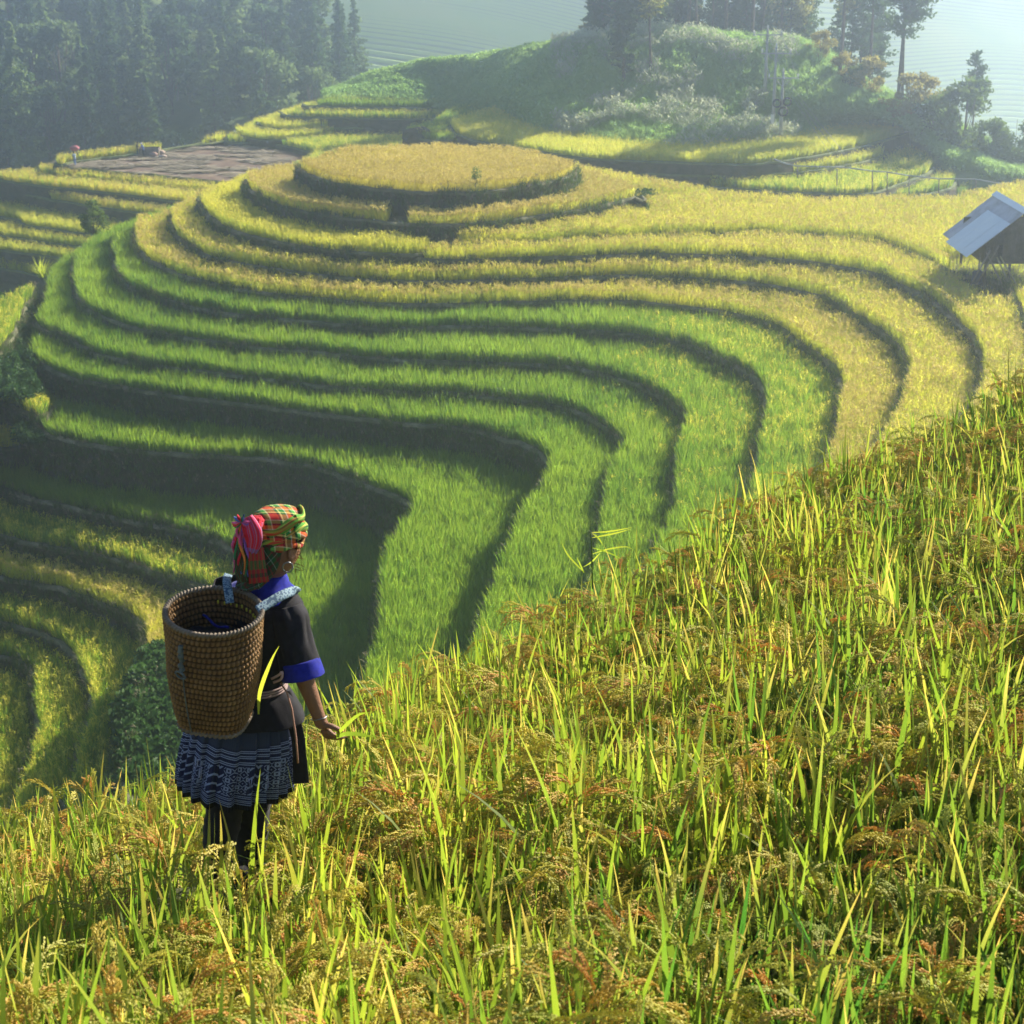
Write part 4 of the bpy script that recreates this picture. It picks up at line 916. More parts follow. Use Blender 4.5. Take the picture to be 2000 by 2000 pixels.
# ------------------------------------------------------------------ hut on the ridge
def box(name, size, loc, mat, parent, rot=(0, 0, 0), bevel=.01):
    bmx = bmesh.new(); bmesh.ops.create_cube(bmx, size=1)
    for v in bmx.verts: v.co = Vector((v.co.x * size[0], v.co.y * size[1], v.co.z * size[2]))
    if bevel: bmesh.ops.bevel(bmx, geom=bmx.edges[:], offset=min(bevel, min(size) * .3), segments=1, affect='EDGES')
    me = bpy.data.meshes.new(name); bmx.to_mesh(me); bmx.free(); o = link(name, me, mat, parent); o.location = loc; o.rotation_euler = rot; return o
M['tin_old'] = mat_noise('old_tin_roof', [(.35, .34, .34), (.5, .5, .54), (.6, .6, .66)], 1.2, rough=.45, bump=.1, spec=.5)
M['tin_new'] = mat_noise('pale_tin_roof', [(.72, .79, .86), (.80, .86, .92)], .8, rough=.4, bump=.05, spec=.5)
HG = Vector(PZ(1990, 556, -19.9)) + Vector((0, 0, .15)); hut = empty('hut', HG); hut.scale = (.93, .93, .95); hut.rotation_euler = (0, 0, R(2.5)); tag(hut, 'small plank hut on stilts with a steep tin roof at the right edge', 'hut')
HW, HE, HR, HD = 2.55, 1.75, 3.75, 5.0     # half width to eave, eave height, ridge height, depth
rd = random.Random(4)
x = -1.95
while x < 1.95:
    w_ = rd.uniform(.13, .24)
    if not (-1.35 < x < -1.2) and not (-1.02 < x < -.93):
        top = HR - .12 - abs(x + w_ / 2) * (HR - HE) / HW * 1.0
        b0 = 1.02 + rd.uniform(-.05, .04)
        box('plank', (w_ - .015, .035, top - b0), (x + w_ / 2, rd.uniform(-.015, .015), (top + b0) / 2), M['dark_wood'], hut, (0, rd.uniform(-.015, .015), 0))
    x += w_
for sd_ in (-1, 1):
    y = .2
    while y < HD - .5: 
        w_ = rd.uniform(.16, .26); box('plank', (.035, w_ - .015, HE + .25 - 1.0), (sd_ * 1.95, y, (HE + .25 + 1.0) / 2), M['dark_wood'], hut, (rd.uniform(-.01, .01), 0, 0)); y += w_
box('floor', (4.0, HD - .6, .1), (0, HD / 2 - .1, 1.0), M['dark_wood'], hut)
box('beam', (4.3, .12, .14), (0, -.08, 1.05), M['dark_wood'], hut)
box('back_wall', (3.9, .04, 1.6), (0, HD - .5, 1.8), M['dark_wood'], hut)
for x_, y_ in ((-1.9, 0), (-.6, 0), (.7, 0), (1.9, 0), (-1.9, HD - .5), (1.9, HD - .5)):
    tube_obj('stilt', [Vector((x_, y_, -.6)), Vector((x_, y_, 1.9 if abs(x_) > 1 else 1.0))], .08, M['dark_wood'], hut, 8)
def tin(name, x0, x1, y0, y1, side, off, mat, n=None):
    """corrugated sheet lying on one roof slope, x measured down the slope from the ridge"""
    sl = math.hypot(HW, HR - HE); ux, uz = side * HW / sl, -(HR - HE) / sl; nx, nz = side * (HR - HE) / sl, HW / sl
    n = int((y1 - y0) / .03); V, Fc = [], []
    for i in range(n + 1):
        y_ = y0 + (y1 - y0) * i / n; c = .016 * math.cos(y_ * 2 * math.pi / .12) + off
        for x_ in (x0, (x0 + x1) / 2, x1): V.append((ux * x_ + nx * c, y_, HR + uz * x_ + nz * c))
    for i in range(n):
        for k in range(2): j = i * 3 + k; Fc.append((j, j + 1, j + 4, j + 3))
    return link(name, mesh_from(name, V, Fc, smooth=True), mat, hut)
SL = math.hypot(HW, HR - HE)
for side in (-1, 1):
    for i in range(4):
        y0 = -.35 + i * 1.38
        tin('roof_sheet', .02, SL * .52, y0, y0 + 1.42, side, .03 + .012 * (i % 2), M['tin_old']); tin('roof_sheet', SL * .48, SL * 1.12, y0, y0 + 1.42, side, .01 + .012 * (i % 2), M['tin_old'])
for i in range(3): tin('roof_sheet', SL * .34 - i * .0, SL * 1.2, -.45 + i * 1.32, .95 + i * 1.32, -1, .085 + .014 * (i % 2), M['tin_new'])['label'] = 'pale new roof sheet'
V = []
for y_ in (-.4, 5.3): V += [(-.28, y_, HR - .1), (0, y_, HR + .12), (.28, y_, HR - .1)]
link('ridge_cap', mesh_from('ridge_cap', V, [(0, 1, 4, 3), (1, 2, 5, 4)]), M['tin_new'], hut)
for k, (x0, x1, z1, lb) in enumerate(((-2.6, -1.7, 1.7, 'upper end under the eave, leftmost'), (-2.3, -1.3, 1.9, 'second from the left'), (-1.0, -1.9, 1.6, 'crossing the other poles'), (-.3, -1.15, 1.35, 'pale, with its foot to the right'), (-.62, -1.3, 1.3, 'pale, next to the farthest right'), (-2.2, -2.1, 1.5, 'nearly upright'))):
    o = tube_obj('bamboo_pole', [Vector((0, 0, 0)), Vector((x1 - x0, .25, z1))], .04, M['bamboo'] if k in (3, 4) else M['wood'], None, 6)
    o.location = HG + Vector((x0, -.75 + k * .06, 0)); tag(o, 'thin pole leaning on the hut corner, %s' % lb, 'pole', 'poles leaning on the hut')
box('plastic_sack', (.5, .3, .7), HG + Vector((-2.2, -.35, .3)), simple_mat('dark_blue_plastic', (.03, .035, .09), .5), None, bevel=.12)
tag(bpy.data.objects['plastic_sack'], 'dark blue sack standing under the left corner of the hut', 'sack')

# ------------------------------------------------------------------ people
M['skin'] = mat_noise('skin', [(.17, .08, .045), (.23, .115, .065)], 18, rough=.55, bump=.25, bscale=160, spec=.3)
def skin_mesh(name, verts, edges, radii, roots, sub=2):
    """continuous body grown over a skeleton; each root starts its own chain"""
    me = bpy.data.meshes.new(name); me.from_pydata([tuple(v) for v in verts], edges, [])
    o = bpy.data.objects.new(name, me); COL.objects.link(o)
    m = o.modifiers.new('skin', 'SKIN'); m.use_smooth_shade = True; m.branch_smoothing = .6
    sv = me.skin_vertices[0].data
    for i, r_ in enumerate(radii): sv[i].radius = (r_, r_) if not hasattr(r_, '__len__') else r_; sv[i].use_root = i in roots
    s_ = o.modifiers.new('sub', 'SUBSURF'); s_.levels = sub; s_.render_levels = sub
    dg = bpy.context.evaluated_depsgraph_get(); ev = o.evaluated_get(dg); out = bpy.data.meshes.new_from_object(ev)
    bpy.data.objects.remove(o); bpy.data.meshes.remove(me); out.name = name
    for p in out.polygons: p.use_smooth = True
    return out
def merge_meshes(name, meshes):
    bmx = bmesh.new()
    for m in meshes: bmx.from_mesh(m)
    me = bpy.data.meshes.new(name); bmx.to_mesh(me); bmx.free()
    for p in me.polygons: p.use_smooth = True
    return me
def loft(name, rings, seg=40, rows=24, mat=None, parent=None, fn=None, a0=0.0, a1=2 * math.pi, cap=False, org=Vector((0, 0, 0)), thick=0.0, extra=None):
    """rings: (center, A, B) vectors; surface center + A cos + B sin, with UVs; fn(phi, t) scales the radius"""
    K = np.array([np.concatenate([np.array(c), np.array(a), np.array(b)]) for c, a, b in rings])
    n = len(K); t = np.linspace(0, n - 1, rows); full = abs(a1 - a0 - 2 * math.pi) < 1e-6
    V, uv = [], []
    for tt in t:
        k = min(int(tt), n - 2); f = tt - k; p0, p1, p2, p3 = K[max(k - 1, 0)], K[k], K[k + 1], K[min(k + 2, n - 1)]
        q = .5 * ((2 * p1) + (-p0 + p2) * f + (2 * p0 - 5 * p1 + 4 * p2 - p3) * f * f + (-p0 + 3 * p1 - 3 * p2 + p3) * f ** 3)
        for j in range(seg + 1):
            ph = a0 + (a1 - a0) * j / seg; s_ = fn(ph, tt / (n - 1)) if fn else 1.0
            V.append(Vector(q[:3] + (q[3:6] * math.cos(ph) + q[6:9] * math.sin(ph)) * s_) - org); uv.append((j / seg, tt / (n - 1)))
    Fc = [(i * (seg + 1) + j, i * (seg + 1) + j + 1, (i + 1) * (seg + 1) + j + 1, (i + 1) * (seg + 1) + j) for i in range(rows - 1) for j in range(seg)]
    if cap: Fc.append(tuple(range(seg))); Fc.append(tuple((rows - 1) * (seg + 1) + j for j in range(seg))[::-1])
    me = mesh_from(name, V, Fc, smooth=True); ul = me.uv_layers.new(name='UVMap')
    for l in me.loops: ul.data[l.index].uv = uv[l.vertex_index]
    if full:
        bmx = bmesh.new(); bmx.from_mesh(me); bmesh.ops.remove_doubles(bmx, verts=bmx.verts, dist=1e-5); bmesh.ops.recalc_face_normals(bmx, faces=bmx.faces); bmx.to_mesh(me); bmx.free()
    o = link(name, me, mat, parent)
    if thick: m = o.modifiers.new('thick', 'SOLIDIFY'); m.thickness = thick; m.offset = 1
    return o
def ribbon(name, pts_, wid, mat, parent, org, thick=.004, n=30, waves=0):
    P_ = resample(np.array([list(p) for p in pts_]), max(.004, np.linalg.norm(np.diff(np.array([list(p) for p in pts_]), axis=0), axis=1).sum() / n))
    V, uv = [], []
    for i, p in enumerate(P_):
        d = Vector(P_[min(i + 1, len(P_) - 1)] - P_[max(i - 1, 0)]).normalized(); view = Vector(p).normalized(); side = d.cross(view).normalized()
        w_ = wid if not hasattr(wid, '__len__') else np.interp(i / (len(P_) - 1), np.linspace(0, 1, len(wid)), wid)
        for k in range(5):
            f = (k - 2) / 2; V.append(Vector(p) + side * w_ * .5 * f - view * (.003 * (1 - f * f) + waves * math.sin(k * 2.6 + i * .1)) - org); uv.append((k / 4, i / (len(P_) - 1)))
    Fc = [(i * 5 + j, i * 5 + j + 1, (i + 1) * 5 + j + 1, (i + 1) * 5 + j) for i in range(len(P_) - 1) for j in range(4)]
    me = mesh_from(name, V, Fc, smooth=True); ul = me.uv_layers.new(name='UVMap')
    for l in me.loops: ul.data[l.index].uv = uv[l.vertex_index]
    o = link(name, me, mat, parent); m = o.modifiers.new('thick', 'SOLIDIFY'); m.thickness = thick; m.offset = 0; return o

def cloth(name, col, rough=.85, wv=260.0, sheen=.2, amp=.25):
    m, nt, N, L, P, O = new_mat(name)
    f = noise_tex(N, L, 30, 6); L.new(ramp(N, L, f, [tuple(c * .7 for c in col), tuple(c * 1.25 for c in col)], [.35, .65]), P.inputs['Base Color'])
    P.inputs['Roughness'].default_value = rough; P.inputs['Specular IOR Level'].default_value = .12; P.inputs['Sheen Weight'].default_value = sheen * .4
    b = N.new('ShaderNodeBump'); b.inputs['Strength'].default_value = amp; b.inputs['Distance'].default_value = .01
    L.new(noise_tex(N, L, 14, 5), b.inputs['Height']); L.new(b.outputs[0], P.inputs['Normal']); return m
def uvmap(N, L, su, sv, rot=0.0, ou=0.0, ov=0.0):
    t = N.new('ShaderNodeTexCoord'); m = N.new('ShaderNodeMapping'); m.inputs['Scale'].default_value = (su, sv, 1); m.inputs['Rotation'].default_value = (0, 0, rot); m.inputs['Location'].default_value = (ou, ov, 0)
    L.new(t.outputs['UV'], m.inputs[0]); s_ = N.new('ShaderNodeSeparateXYZ'); L.new(m.outputs[0], s_.inputs[0]); return s_.outputs[0], s_.outputs[1]
def mth(N, L, op, a, b=None, c=None):
    m = N.new('ShaderNodeMath'); m.operation = op
    for i, x in enumerate((a, b, c)):
        if x is None: continue
        if isinstance(x, (int, float)): m.inputs[i].default_value = x
        else: L.new(x, m.inputs[i])
    return m.outputs[0]
def plaid(name, stops, su, sv, rot=0.0, pos=False):
    """woven check: the same stripe order along both threads"""
    m, nt, N, L, P, O = new_mat(name); x, y = uvmap(N, L, su, sv, rot)
    if pos:
        t = N.new('ShaderNodeTexCoord'); sx = N.new('ShaderNodeSeparateXYZ'); L.new(t.outputs['Object'], sx.inputs[0])
        x = mth(N, L, 'MULTIPLY_ADD', sx.outputs[1], su * .5, mth(N, L, 'MULTIPLY', sx.outputs[0], su)); y = mth(N, L, 'MULTIPLY_ADD', sx.outputs[1], sv * .8, mth(N, L, 'MULTIPLY', sx.outputs[2], sv))
    outs = []
    for c in (x, y):
        f = mth(N, L, 'FRACT', c); r = N.new('ShaderNodeValToRGB'); r.color_ramp.interpolation = 'CONSTANT'; e = r.color_ramp.elements
        while len(e) < len(stops): e.new(.5)
        for q, (p, col) in zip(e, stops): q.position = p; q.color = (*col, 1)
        L.new(f, r.inputs[0]); outs.append(r.outputs[0])
    L.new(mix_rgb(N, L, .5, outs[0], outs[1]), P.inputs['Base Color']); P.inputs['Roughness'].default_value = .85; P.inputs['Specular IOR Level'].default_value = .15
    return m
M['black_cloth'] = cloth('black_cloth', (.012, .012, .018)); M['blue_cloth'] = cloth('blue_cloth', (.010, .016, .24), sheen=.2)
M['scarf'] = plaid('plaid_scarf', [(0, (0.396, 0.036, 0.0216)), (.16, (0.0144, 0.0144, 0.0144)), (.24, (0.54, 0.518, 0.18)), (.30, (0.0216, 0.158, 0.036)), (.46, (0.432, 0.432, 0.36)), (.5, (0.504, 0.13, 0.0216)), (.64, (0.0144, 0.0144, 0.0216)), (.72, (0.0864, 0.288, 0.0576)), (.84, (0.54, 0.504, 0.288)), (.88, (0.324, 0.0216, 0.0288))], 9, 9, 0, True)
M['scarf_green'] = plaid('green_scarf_roll', [(0, (0.072, 0.245, 0.036)), (.3, (0.432, 0.432, 0.0864)), (.42, (0.0216, 0.0864, 0.0216)), (.6, (0.18, 0.324, 0.0432)), (.8, (0.36, 0.0576, 0.0288))], 3, 2.0, .5)
M['scarf_dark'] = plaid('dark_plaid', [(0, (0.0216, 0.0432, 0.0216)), (.35, (0.18, 0.0216, 0.0216)), (.42, (0.0216, 0.036, 0.0216)), (.62, (0.252, 0.288, 0.252)), (.65, (0.0144, 0.072, 0.0216)), (.85, (0.0864, 0.0144, 0.0144))], 5, 3, .78)
M['scarf_red'] = plaid('red_striped_cloth', [(0, (0.468, 0.0144, 0.036)), (.45, (0.072, 0.101, 0.324)), (.6, (0.432, 0.0144, 0.0432)), (.8, (0.216, 0.216, 0.396))], 3, .6)
M['fr_red'] = cloth('fringe_red', (.5, .02, .04)); M['fr_pink'] = cloth('fringe_pink', (.5, .08, .22)); M['fr_purple'] = cloth('fringe_purple', (.2, .08, .35)); M['fr_blue'] = cloth('fringe_blue', (.08, .12, .35)); M['fr_green'] = cloth('fringe_green', (.03, .15, .06)); M['fr_orange'] = cloth('fringe_orange', (.6, .2, .04))
M['hair'] = leaf_mat('hair', (.05, .025, .015), (.3, .12, .04), 1.5, trfac=.3)
M['silver'] = simple_mat('silver', (.22, .23, .25), .4, .5, 1.0)
# embroidered strap
m, nt, N, L, P, O = new_mat('embroidered_strap'); x, y = uvmap(N, L, 3, 16)
v_ = N.new('ShaderNodeTexVoronoi'); v_.inputs['Scale'].default_value = 1.0; cmb = N.new('ShaderNodeCombineXYZ'); L.new(x, cmb.inputs[0]); L.new(y, cmb.inputs[1]); L.new(cmb.outputs[0], v_.inputs['Vector'])
L.new(ramp(N, L, v_.outputs['Distance'], [(.012, .025, .08), (.07, .14, .22), (.20, .29, .34), (.02, .06, .12)], [.15, .35, .5, .7]), P.inputs['Base Color']); P.inputs['Roughness'].default_value = .8; M['strap'] = m
# batik skirt: stripes, a band of lattice, stripes, black hem
m, nt, N, L, P, O = new_mat('batik_skirt')
x, y = uvmap(N, L, 1, 1)
xs, ys_ = mth(N, L, 'MULTIPLY', x, 34.0), mth(N, L, 'MULTIPLY', y, 12.0)
px_ = mth(N, L, 'ABSOLUTE', mth(N, L, 'SUBTRACT', mth(N, L, 'FRACT', xs), .5)); py_ = mth(N, L, 'ABSOLUTE', mth(N, L, 'SUBTRACT', mth(N, L, 'FRACT', ys_), .5))
dd_ = mth(N, L, 'ADD', px_, py_)
l1 = mth(N, L, 'LESS_THAN', mth(N, L, 'ABSOLUTE', mth(N, L, 'SUBTRACT', mth(N, L, 'FRACT', mth(N, L, 'MULTIPLY', dd_, 2.6)), .5)), .13)
sq = mth(N, L, 'MAXIMUM', px_, py_); l2 = mth(N, L, 'LESS_THAN', mth(N, L, 'ABSOLUTE', mth(N, L, 'SUBTRACT', sq, .2)), .045)
zz = mth(N, L, 'LESS_THAN', mth(N, L, 'ABSOLUTE', mth(N, L, 'SUBTRACT', mth(N, L, 'FRACT', mth(N, L, 'ADD', ys_, mth(N, L, 'MULTIPLY', px_, .9))), .5)), .12)
sel = mth(N, L, 'GREATER_THAN', mth(N, L, 'FRACT', mth(N, L, 'MULTIPLY', x, 8.5)), .62)
pat = mth(N, L, 'ADD', mth(N, L, 'MULTIPLY', mth(N, L, 'MAXIMUM', l1, l2), mth(N, L, 'SUBTRACT', 1.0, sel)), mth(N, L, 'MULTIPLY', zz, sel))
band = mth(N, L, 'MULTIPLY', mth(N, L, 'GREATER_THAN', y, .52), mth(N, L, 'LESS_THAN', y, .78))
r = N.new('ShaderNodeValToRGB'); r.color_ramp.interpolation = 'CONSTANT'; e = r.color_ramp.elements
W_, B_ = .8, 0.0
st = [(0, 0), (.385, 1), (.392, 0), (.40, 1), (.407, 0), (.428, 1), (.435, 0), (.445, 1), (.453, 0), (.478, 1), (.486, 0), (.494, 1), (.502, 0), (.80, 1), (.808, 0), (.818, 1), (.826, 0), (.85, 1), (.858, 0), (.868, 1), (.876, 0), (.895, 1), (.905, 0)]
while len(e) < len(st): e.new(.5)
for q, (p_, c_) in zip(e, st): q.position = p_; q.color = (c_, c_, c_, 1)
L.new(y, r.inputs[0]); fine = mth(N, L, 'MULTIPLY', mth(N, L, 'LESS_THAN', mth(N, L, 'FRACT', mth(N, L, 'MULTIPLY', x, 150.0)), .3), .12)
pt = mth(N, L, 'ADD', mth(N, L, 'MULTIPLY', pat, band), r.outputs[0])
basec = ramp(N, L, y, [(.022, .03, .06), (.028, .038, .075), (.010, .014, .05), (.012, .016, .06), (.004, .004, .006), (.004, .004, .006)], [0, .36, .39, .9, .915, 1])
basec = mix_rgb(N, L, fine, basec, (.06, .08, .14))
L.new(mix_rgb(N, L, mth(N, L, 'MINIMUM', pt, 1.0), basec, (.20, .25, .42)), P.inputs['Base Color']); P.inputs['Roughness'].default_value = .85; P.inputs['Specular IOR Level'].default_value = .12; M['batik'] = m

FW = Vector((.62, .785, 0)); RT = Vector((.785, -.62, 0)); UP = Vector((0, 0, 1))
def W(u, v, d=6.0): return Vector(PD(u, v, d))
O0 = Vector((W(440, 1735).x, 6.0, -3.80))
def hand_chains(palm_c, dirf, side, up, s=1.0, curl=1.0, pinch=True):
    """palm and five bent fingers as separate chains: dirf fingers' direction, side towards the thumb, up the back of the hand"""
    chains = []
    for k, (off, ln) in enumerate(((.030, .072), (.010, .080), (-.010, .074), (-.028, .058))):
        p = palm_c + dirf * .030 * s + side * off * s * .9; c = [palm_c + side * off * .5 * s, p]; a = .35 * curl
        for q, l_ in enumerate((.42, .33, .25)):
            a += (.55 + .1 * k) * curl if q else .25 * curl
            p = p + (dirf * math.cos(a) - up * math.sin(a)) * ln * l_ * s; c.append(p)
        chains.append((c, [.011 * s, .0095 * s, .0088 * s, .0078 * s, .0065 * s]))
    b = palm_c - dirf * .02 * s + side * .024 * s; t1 = b + (side * .75 + dirf * .55 - up * .25) * .034 * s; t2 = t1 + (dirf * .85 + side * .1 - up * .4) * .030 * s; t3 = t2 + (dirf * .8 - side * .25 - up * .4) * .024 * s
    chains.append(([palm_c, b, t1, t2, t3], [.014 * s, .0125 * s, .0105 * s, .0095 * s, .0075 * s])); return chains
def build_body(jn, edges, rad, hands, head=None, name='body', sub=2):
    names = list(jn); idx = {n: i for i, n in enumerate(names)}
    V = [jn[n] for n in names]; E_ = [(idx[a], idx[b]) for a, b in edges]; R_ = [rad[n] for n in names]; roots = {idx['pelvis']}
    parts = [skin_mesh(name, V, E_, R_, roots, sub)]
    for ch in hands:
        for c, rr in ch:
            parts.append(skin_mesh(name, c, [(i, i + 1) for i in range(len(c) - 1)], rr, {0}, 1))
    if head: parts.append(head)
    return merge_meshes(name, parts)
def head_mesh(c, fwd, up, s=1.0):
    """head with brow, eye sockets, nose, lips, chin and ears, facing fwd"""
    fwd = fwd.normalized(); up = (up - fwd * up.dot(fwd)).normalized(); rt_ = fwd.cross(up)
    bmx = bmesh.new(); bmesh.ops.create_uvsphere(bmx, u_segments=48, v_segments=36, radius=1)
    def g(x, y, cx, cy, sx, sy): return math.exp(-((x - cx) / sx) ** 2 - ((y - cy) / sy) ** 2)
    for v in bmx.verts:
        x, y, z = v.co       # x right, y forward, z up
        w_ = .074 * (1 - .22 * max(0, -z) ** 1.5); d_ = .092 * (1 - .10 * max(0, -z)); X, Y, Z_ = x * w_, y * d_, z * .112
        if y > 0:
            f = 0
            f += .022 * g(x, z, 0, -.12, .16, .22) + .010 * g(x, z, 0, .08, .12, .25)      # nose
            f -= .012 * (g(x, z, .42, .10, .2, .12) + g(x, z, -.42, .10, .2, .12))         # eye sockets
            f += .006 * (g(x, z, .4, .28, .3, .09) + g(x, z, -.4, .28, .3, .09))           # brow
            f += .008 * g(x, z, 0, -.46, .28, .06) + .009 * g(x, z, 0, -.58, .26, .06) - .004 * g(x, z, 0, -.52, .3, .025)   # lips
            f += .010 * g(x, z, 0, -.86, .3, .14)                                           # chin
            f += .005 * (g(x, z, .6, -.18, .2, .2) + g(x, z, -.6, -.18, .2, .2))           # cheekbones
            Y += f
        v.co = c + (rt_ * X + fwd * Y + up * Z_) * s
    me = bpy.data.meshes.new('head'); bmx.to_mesh(me); bmx.free(); out = [me]
    for sd_ in (-1, 1):
        b2 = bmesh.new(); bmesh.ops.create_uvsphere(b2, u_segments=16, v_segments=12, radius=1)
        for v in b2.verts:
            x, y, z = v.co; cup = -.5 * max(0, 1 - (y * y + z * z) * 2.4) if x * sd_ > 0 else 0
            v.co = c + (rt_ * (sd_ * .072 + (x + cup * sd_) * .010 + sd_ * .010) + fwd * (y * .019 - .008 - sd_ * 0) + up * (z * .032 - .008)) * s
        m2 = bpy.data.meshes.new('ear'); b2.to_mesh(m2); b2.free(); out.append(m2)
    return merge_meshes('head', out)

HF = Vector((.60, .78, -.18)).normalized()
HC = W(541, 1068, 5.97)
jn = dict(pelvis=W(474, 1440) , spine=W(484, 1350), chest=W(500, 1240), upper=W(508, 1180), neck=W(522, 1138, 5.98), nape=W(534, 1100, 5.98),
          shR=W(508, 1180) + RT * .155 + UP * .005, elR=W(592, 1318, 5.86), wrR=W(624, 1404, 5.84), plR=W(633, 1424, 5.84),
          shL=W(508, 1180) - RT * .155, elL=W(508, 1180) - RT * .20 + FW * .05 - UP * .27, wrL=W(508, 1180) - RT * .20 + FW * .15 - UP * .49, plL=W(508, 1180) - RT * .20 + FW * .18 - UP * .545,
          hpR=W(474, 1440) + RT * .09 - UP * .03, knR=W(492, 1580, 6.08), anR=W(486, 1715, 6.16), toR=W(486, 1715, 6.16) + FW * .15 - UP * .05,
          hpL=W(474, 1440) - RT * .09 - UP * .03, knL=W(440, 1575, 5.96), anL=W(416, 1712, 5.92), toL=W(416, 1712, 5.92) + FW * .15 - UP * .05)
rad = dict(pelvis=(.14, .11), spine=(.115, .09), chest=(.13, .10), upper=(.10, .085), neck=.048, nape=.045, shR=.055, elR=.038, wrR=(.022, .026), plR=(.026, .036), shL=.055, elL=.038, wrL=.024, plL=(.026, .036),
           hpR=.095, knR=.056, anR=.036, toR=.03, hpL=.095, knL=.056, anL=.036, toL=.03)
ed = [('pelvis', 'spine'), ('spine', 'chest'), ('chest', 'upper'), ('upper', 'neck'), ('neck', 'nape'), ('upper', 'shR'), ('shR', 'elR'), ('elR', 'wrR'), ('wrR', 'plR'), ('upper', 'shL'), ('shL', 'elL'), ('elL', 'wrL'), ('wrL', 'plL'),
      ('pelvis', 'hpR'), ('hpR', 'knR'), ('knR', 'anR'), ('anR', 'toR'), ('pelvis', 'hpL'), ('hpL', 'knL'), ('knL', 'anL'), ('anL', 'toL')]
dR = (W(652, 1446, 5.84) - W(628, 1412, 5.84)).normalized(); sideR = (W(652, 1424, 5.80) - W(640, 1434, 5.84)).normalized(); sideR = (sideR - dR * sideR.dot(dR)).normalized(); upR = dR.cross(sideR).normalized()
if upR.y > 0: upR = -upR
hR = hand_chains(jn['plR'], dR, sideR, -upR if False else upR, 1.0, .9); hL = hand_chains(jn['plL'], (FW * .4 - UP).normalized(), RT, -RT * -.3 - FW, 1.0, .6)
body = build_body(jn, ed, rad, [hR, hL], head_mesh(HC, HF, Vector((-.05, .05, 1))))
woman = empty('person', O0); tag(woman, 'person in plaid headscarf, black jacket with blue cuffs and pleated batik skirt walking away', 'person')
bo = link('body', body, M['skin'], woman); bo.location = -O0
def rg(u, v, a, b, d=6.0, tr=0.0): return (W(u, v, d), RT * a + UP * tr, FW * b)
def folds(amp, k, sd_=0.0): return lambda ph, t: 1 + amp * mnoise.noise(Vector((math.cos(ph) * k, math.sin(ph) * k, t * k * 1.3 + sd_)))
loft('jacket', [rg(519, 1136, .066, .062), rg(516, 1146, .10, .078), rg(511, 1158, .145, .095), rg(508, 1175, .178, .108), rg(506, 1205, .18, .115), rg(503, 1250, .165, .115), rg(496, 1295, .15, .11), rg(488, 1328, .138, .105), rg(490, 1350, .165, .13), rg(491, 1374, .195, .155), rg(492, 1388, .21, .168)], 56, 48, M['black_cloth'], woman, folds(.10, 2.2), org=O0, thick=.004)
sa = (W(592, 1318, 5.86) - (W(508, 1180) + RT * .15)).normalized(); s1 = sa.orthogonal().normalized(); s2 = sa.cross(s1)
def srg(t, r_): 
    a_ = W(508, 1180) + RT * .125 + UP * .01; b_ = W(592, 1320, 5.86); return (a_.lerp(b_, t), s1 * r_, s2 * r_)
loft('sleeve', [srg(-.06, .06), srg(.1, .074), srg(.3, .068), srg(.55, .063), srg(.78, .066), srg(.93, .070)], 40, 30, M['black_cloth'], woman, folds(.16, 2.6, 3.), org=O0, thick=.004)['label'] = 'right sleeve'
loft('cuff', [srg(.76, .066), srg(.78, .073), srg(.88, .076), srg(1.0, .079), srg(1.02, .077), srg(1.0, .070), srg(.9, .066)], 40, 22, M['blue_cloth'], woman, folds(.05, 3, 1.), org=O0)
sl = (jn['elL'] - jn['shL']).normalized(); q1 = sl.orthogonal().normalized(); q2 = sl.cross(q1)
loft('sleeve', [(jn['shL'].lerp(jn['elL'], t) , q1 * r_, q2 * r_) for t, r_ in ((-.15, .06), (.1, .072), (.5, .066), (.9, .066), (1.05, .068))], 32, 20, M['black_cloth'], woman, folds(.12, 2.6, 5.), org=O0, thick=.004)['label'] = 'left sleeve'
loft('collar', [rg(523, 1118, .056, .056), rg(521, 1130, .068, .07), rg(516, 1144, .098, .088), rg(512, 1155, .128, .104), rg(511, 1158, .130, .106)], 40, 16, M['blue_cloth'], woman, folds(.12, 2.5, 2.), org=O0, thick=.006)
# pleated skirt
NP = 21
def pleat(ph, t):
    s_ = (ph * NP / (2 * math.pi) + .25 * math.sin(ph * 3)) % 1.0; saw = (s_ if s_ < .82 else (1 - s_) * 4.55)
    return 1 + (.03 + .17 * t) * (saw - .5) + .05 * mnoise.noise(Vector((math.cos(ph) * 1.6, math.sin(ph) * 1.6, t)))
sk = loft('skirt', [rg(478, 1365, .16, .135), rg(475, 1388, .19, .16), rg(471, 1424, .212, .18), rg(466, 1468, .222, .19), rg(461, 1504, .224, .195), rg(460, 1530, .226, .195)], 336, 40, M['batik'], woman, pleat, org=O0, thick=.003)
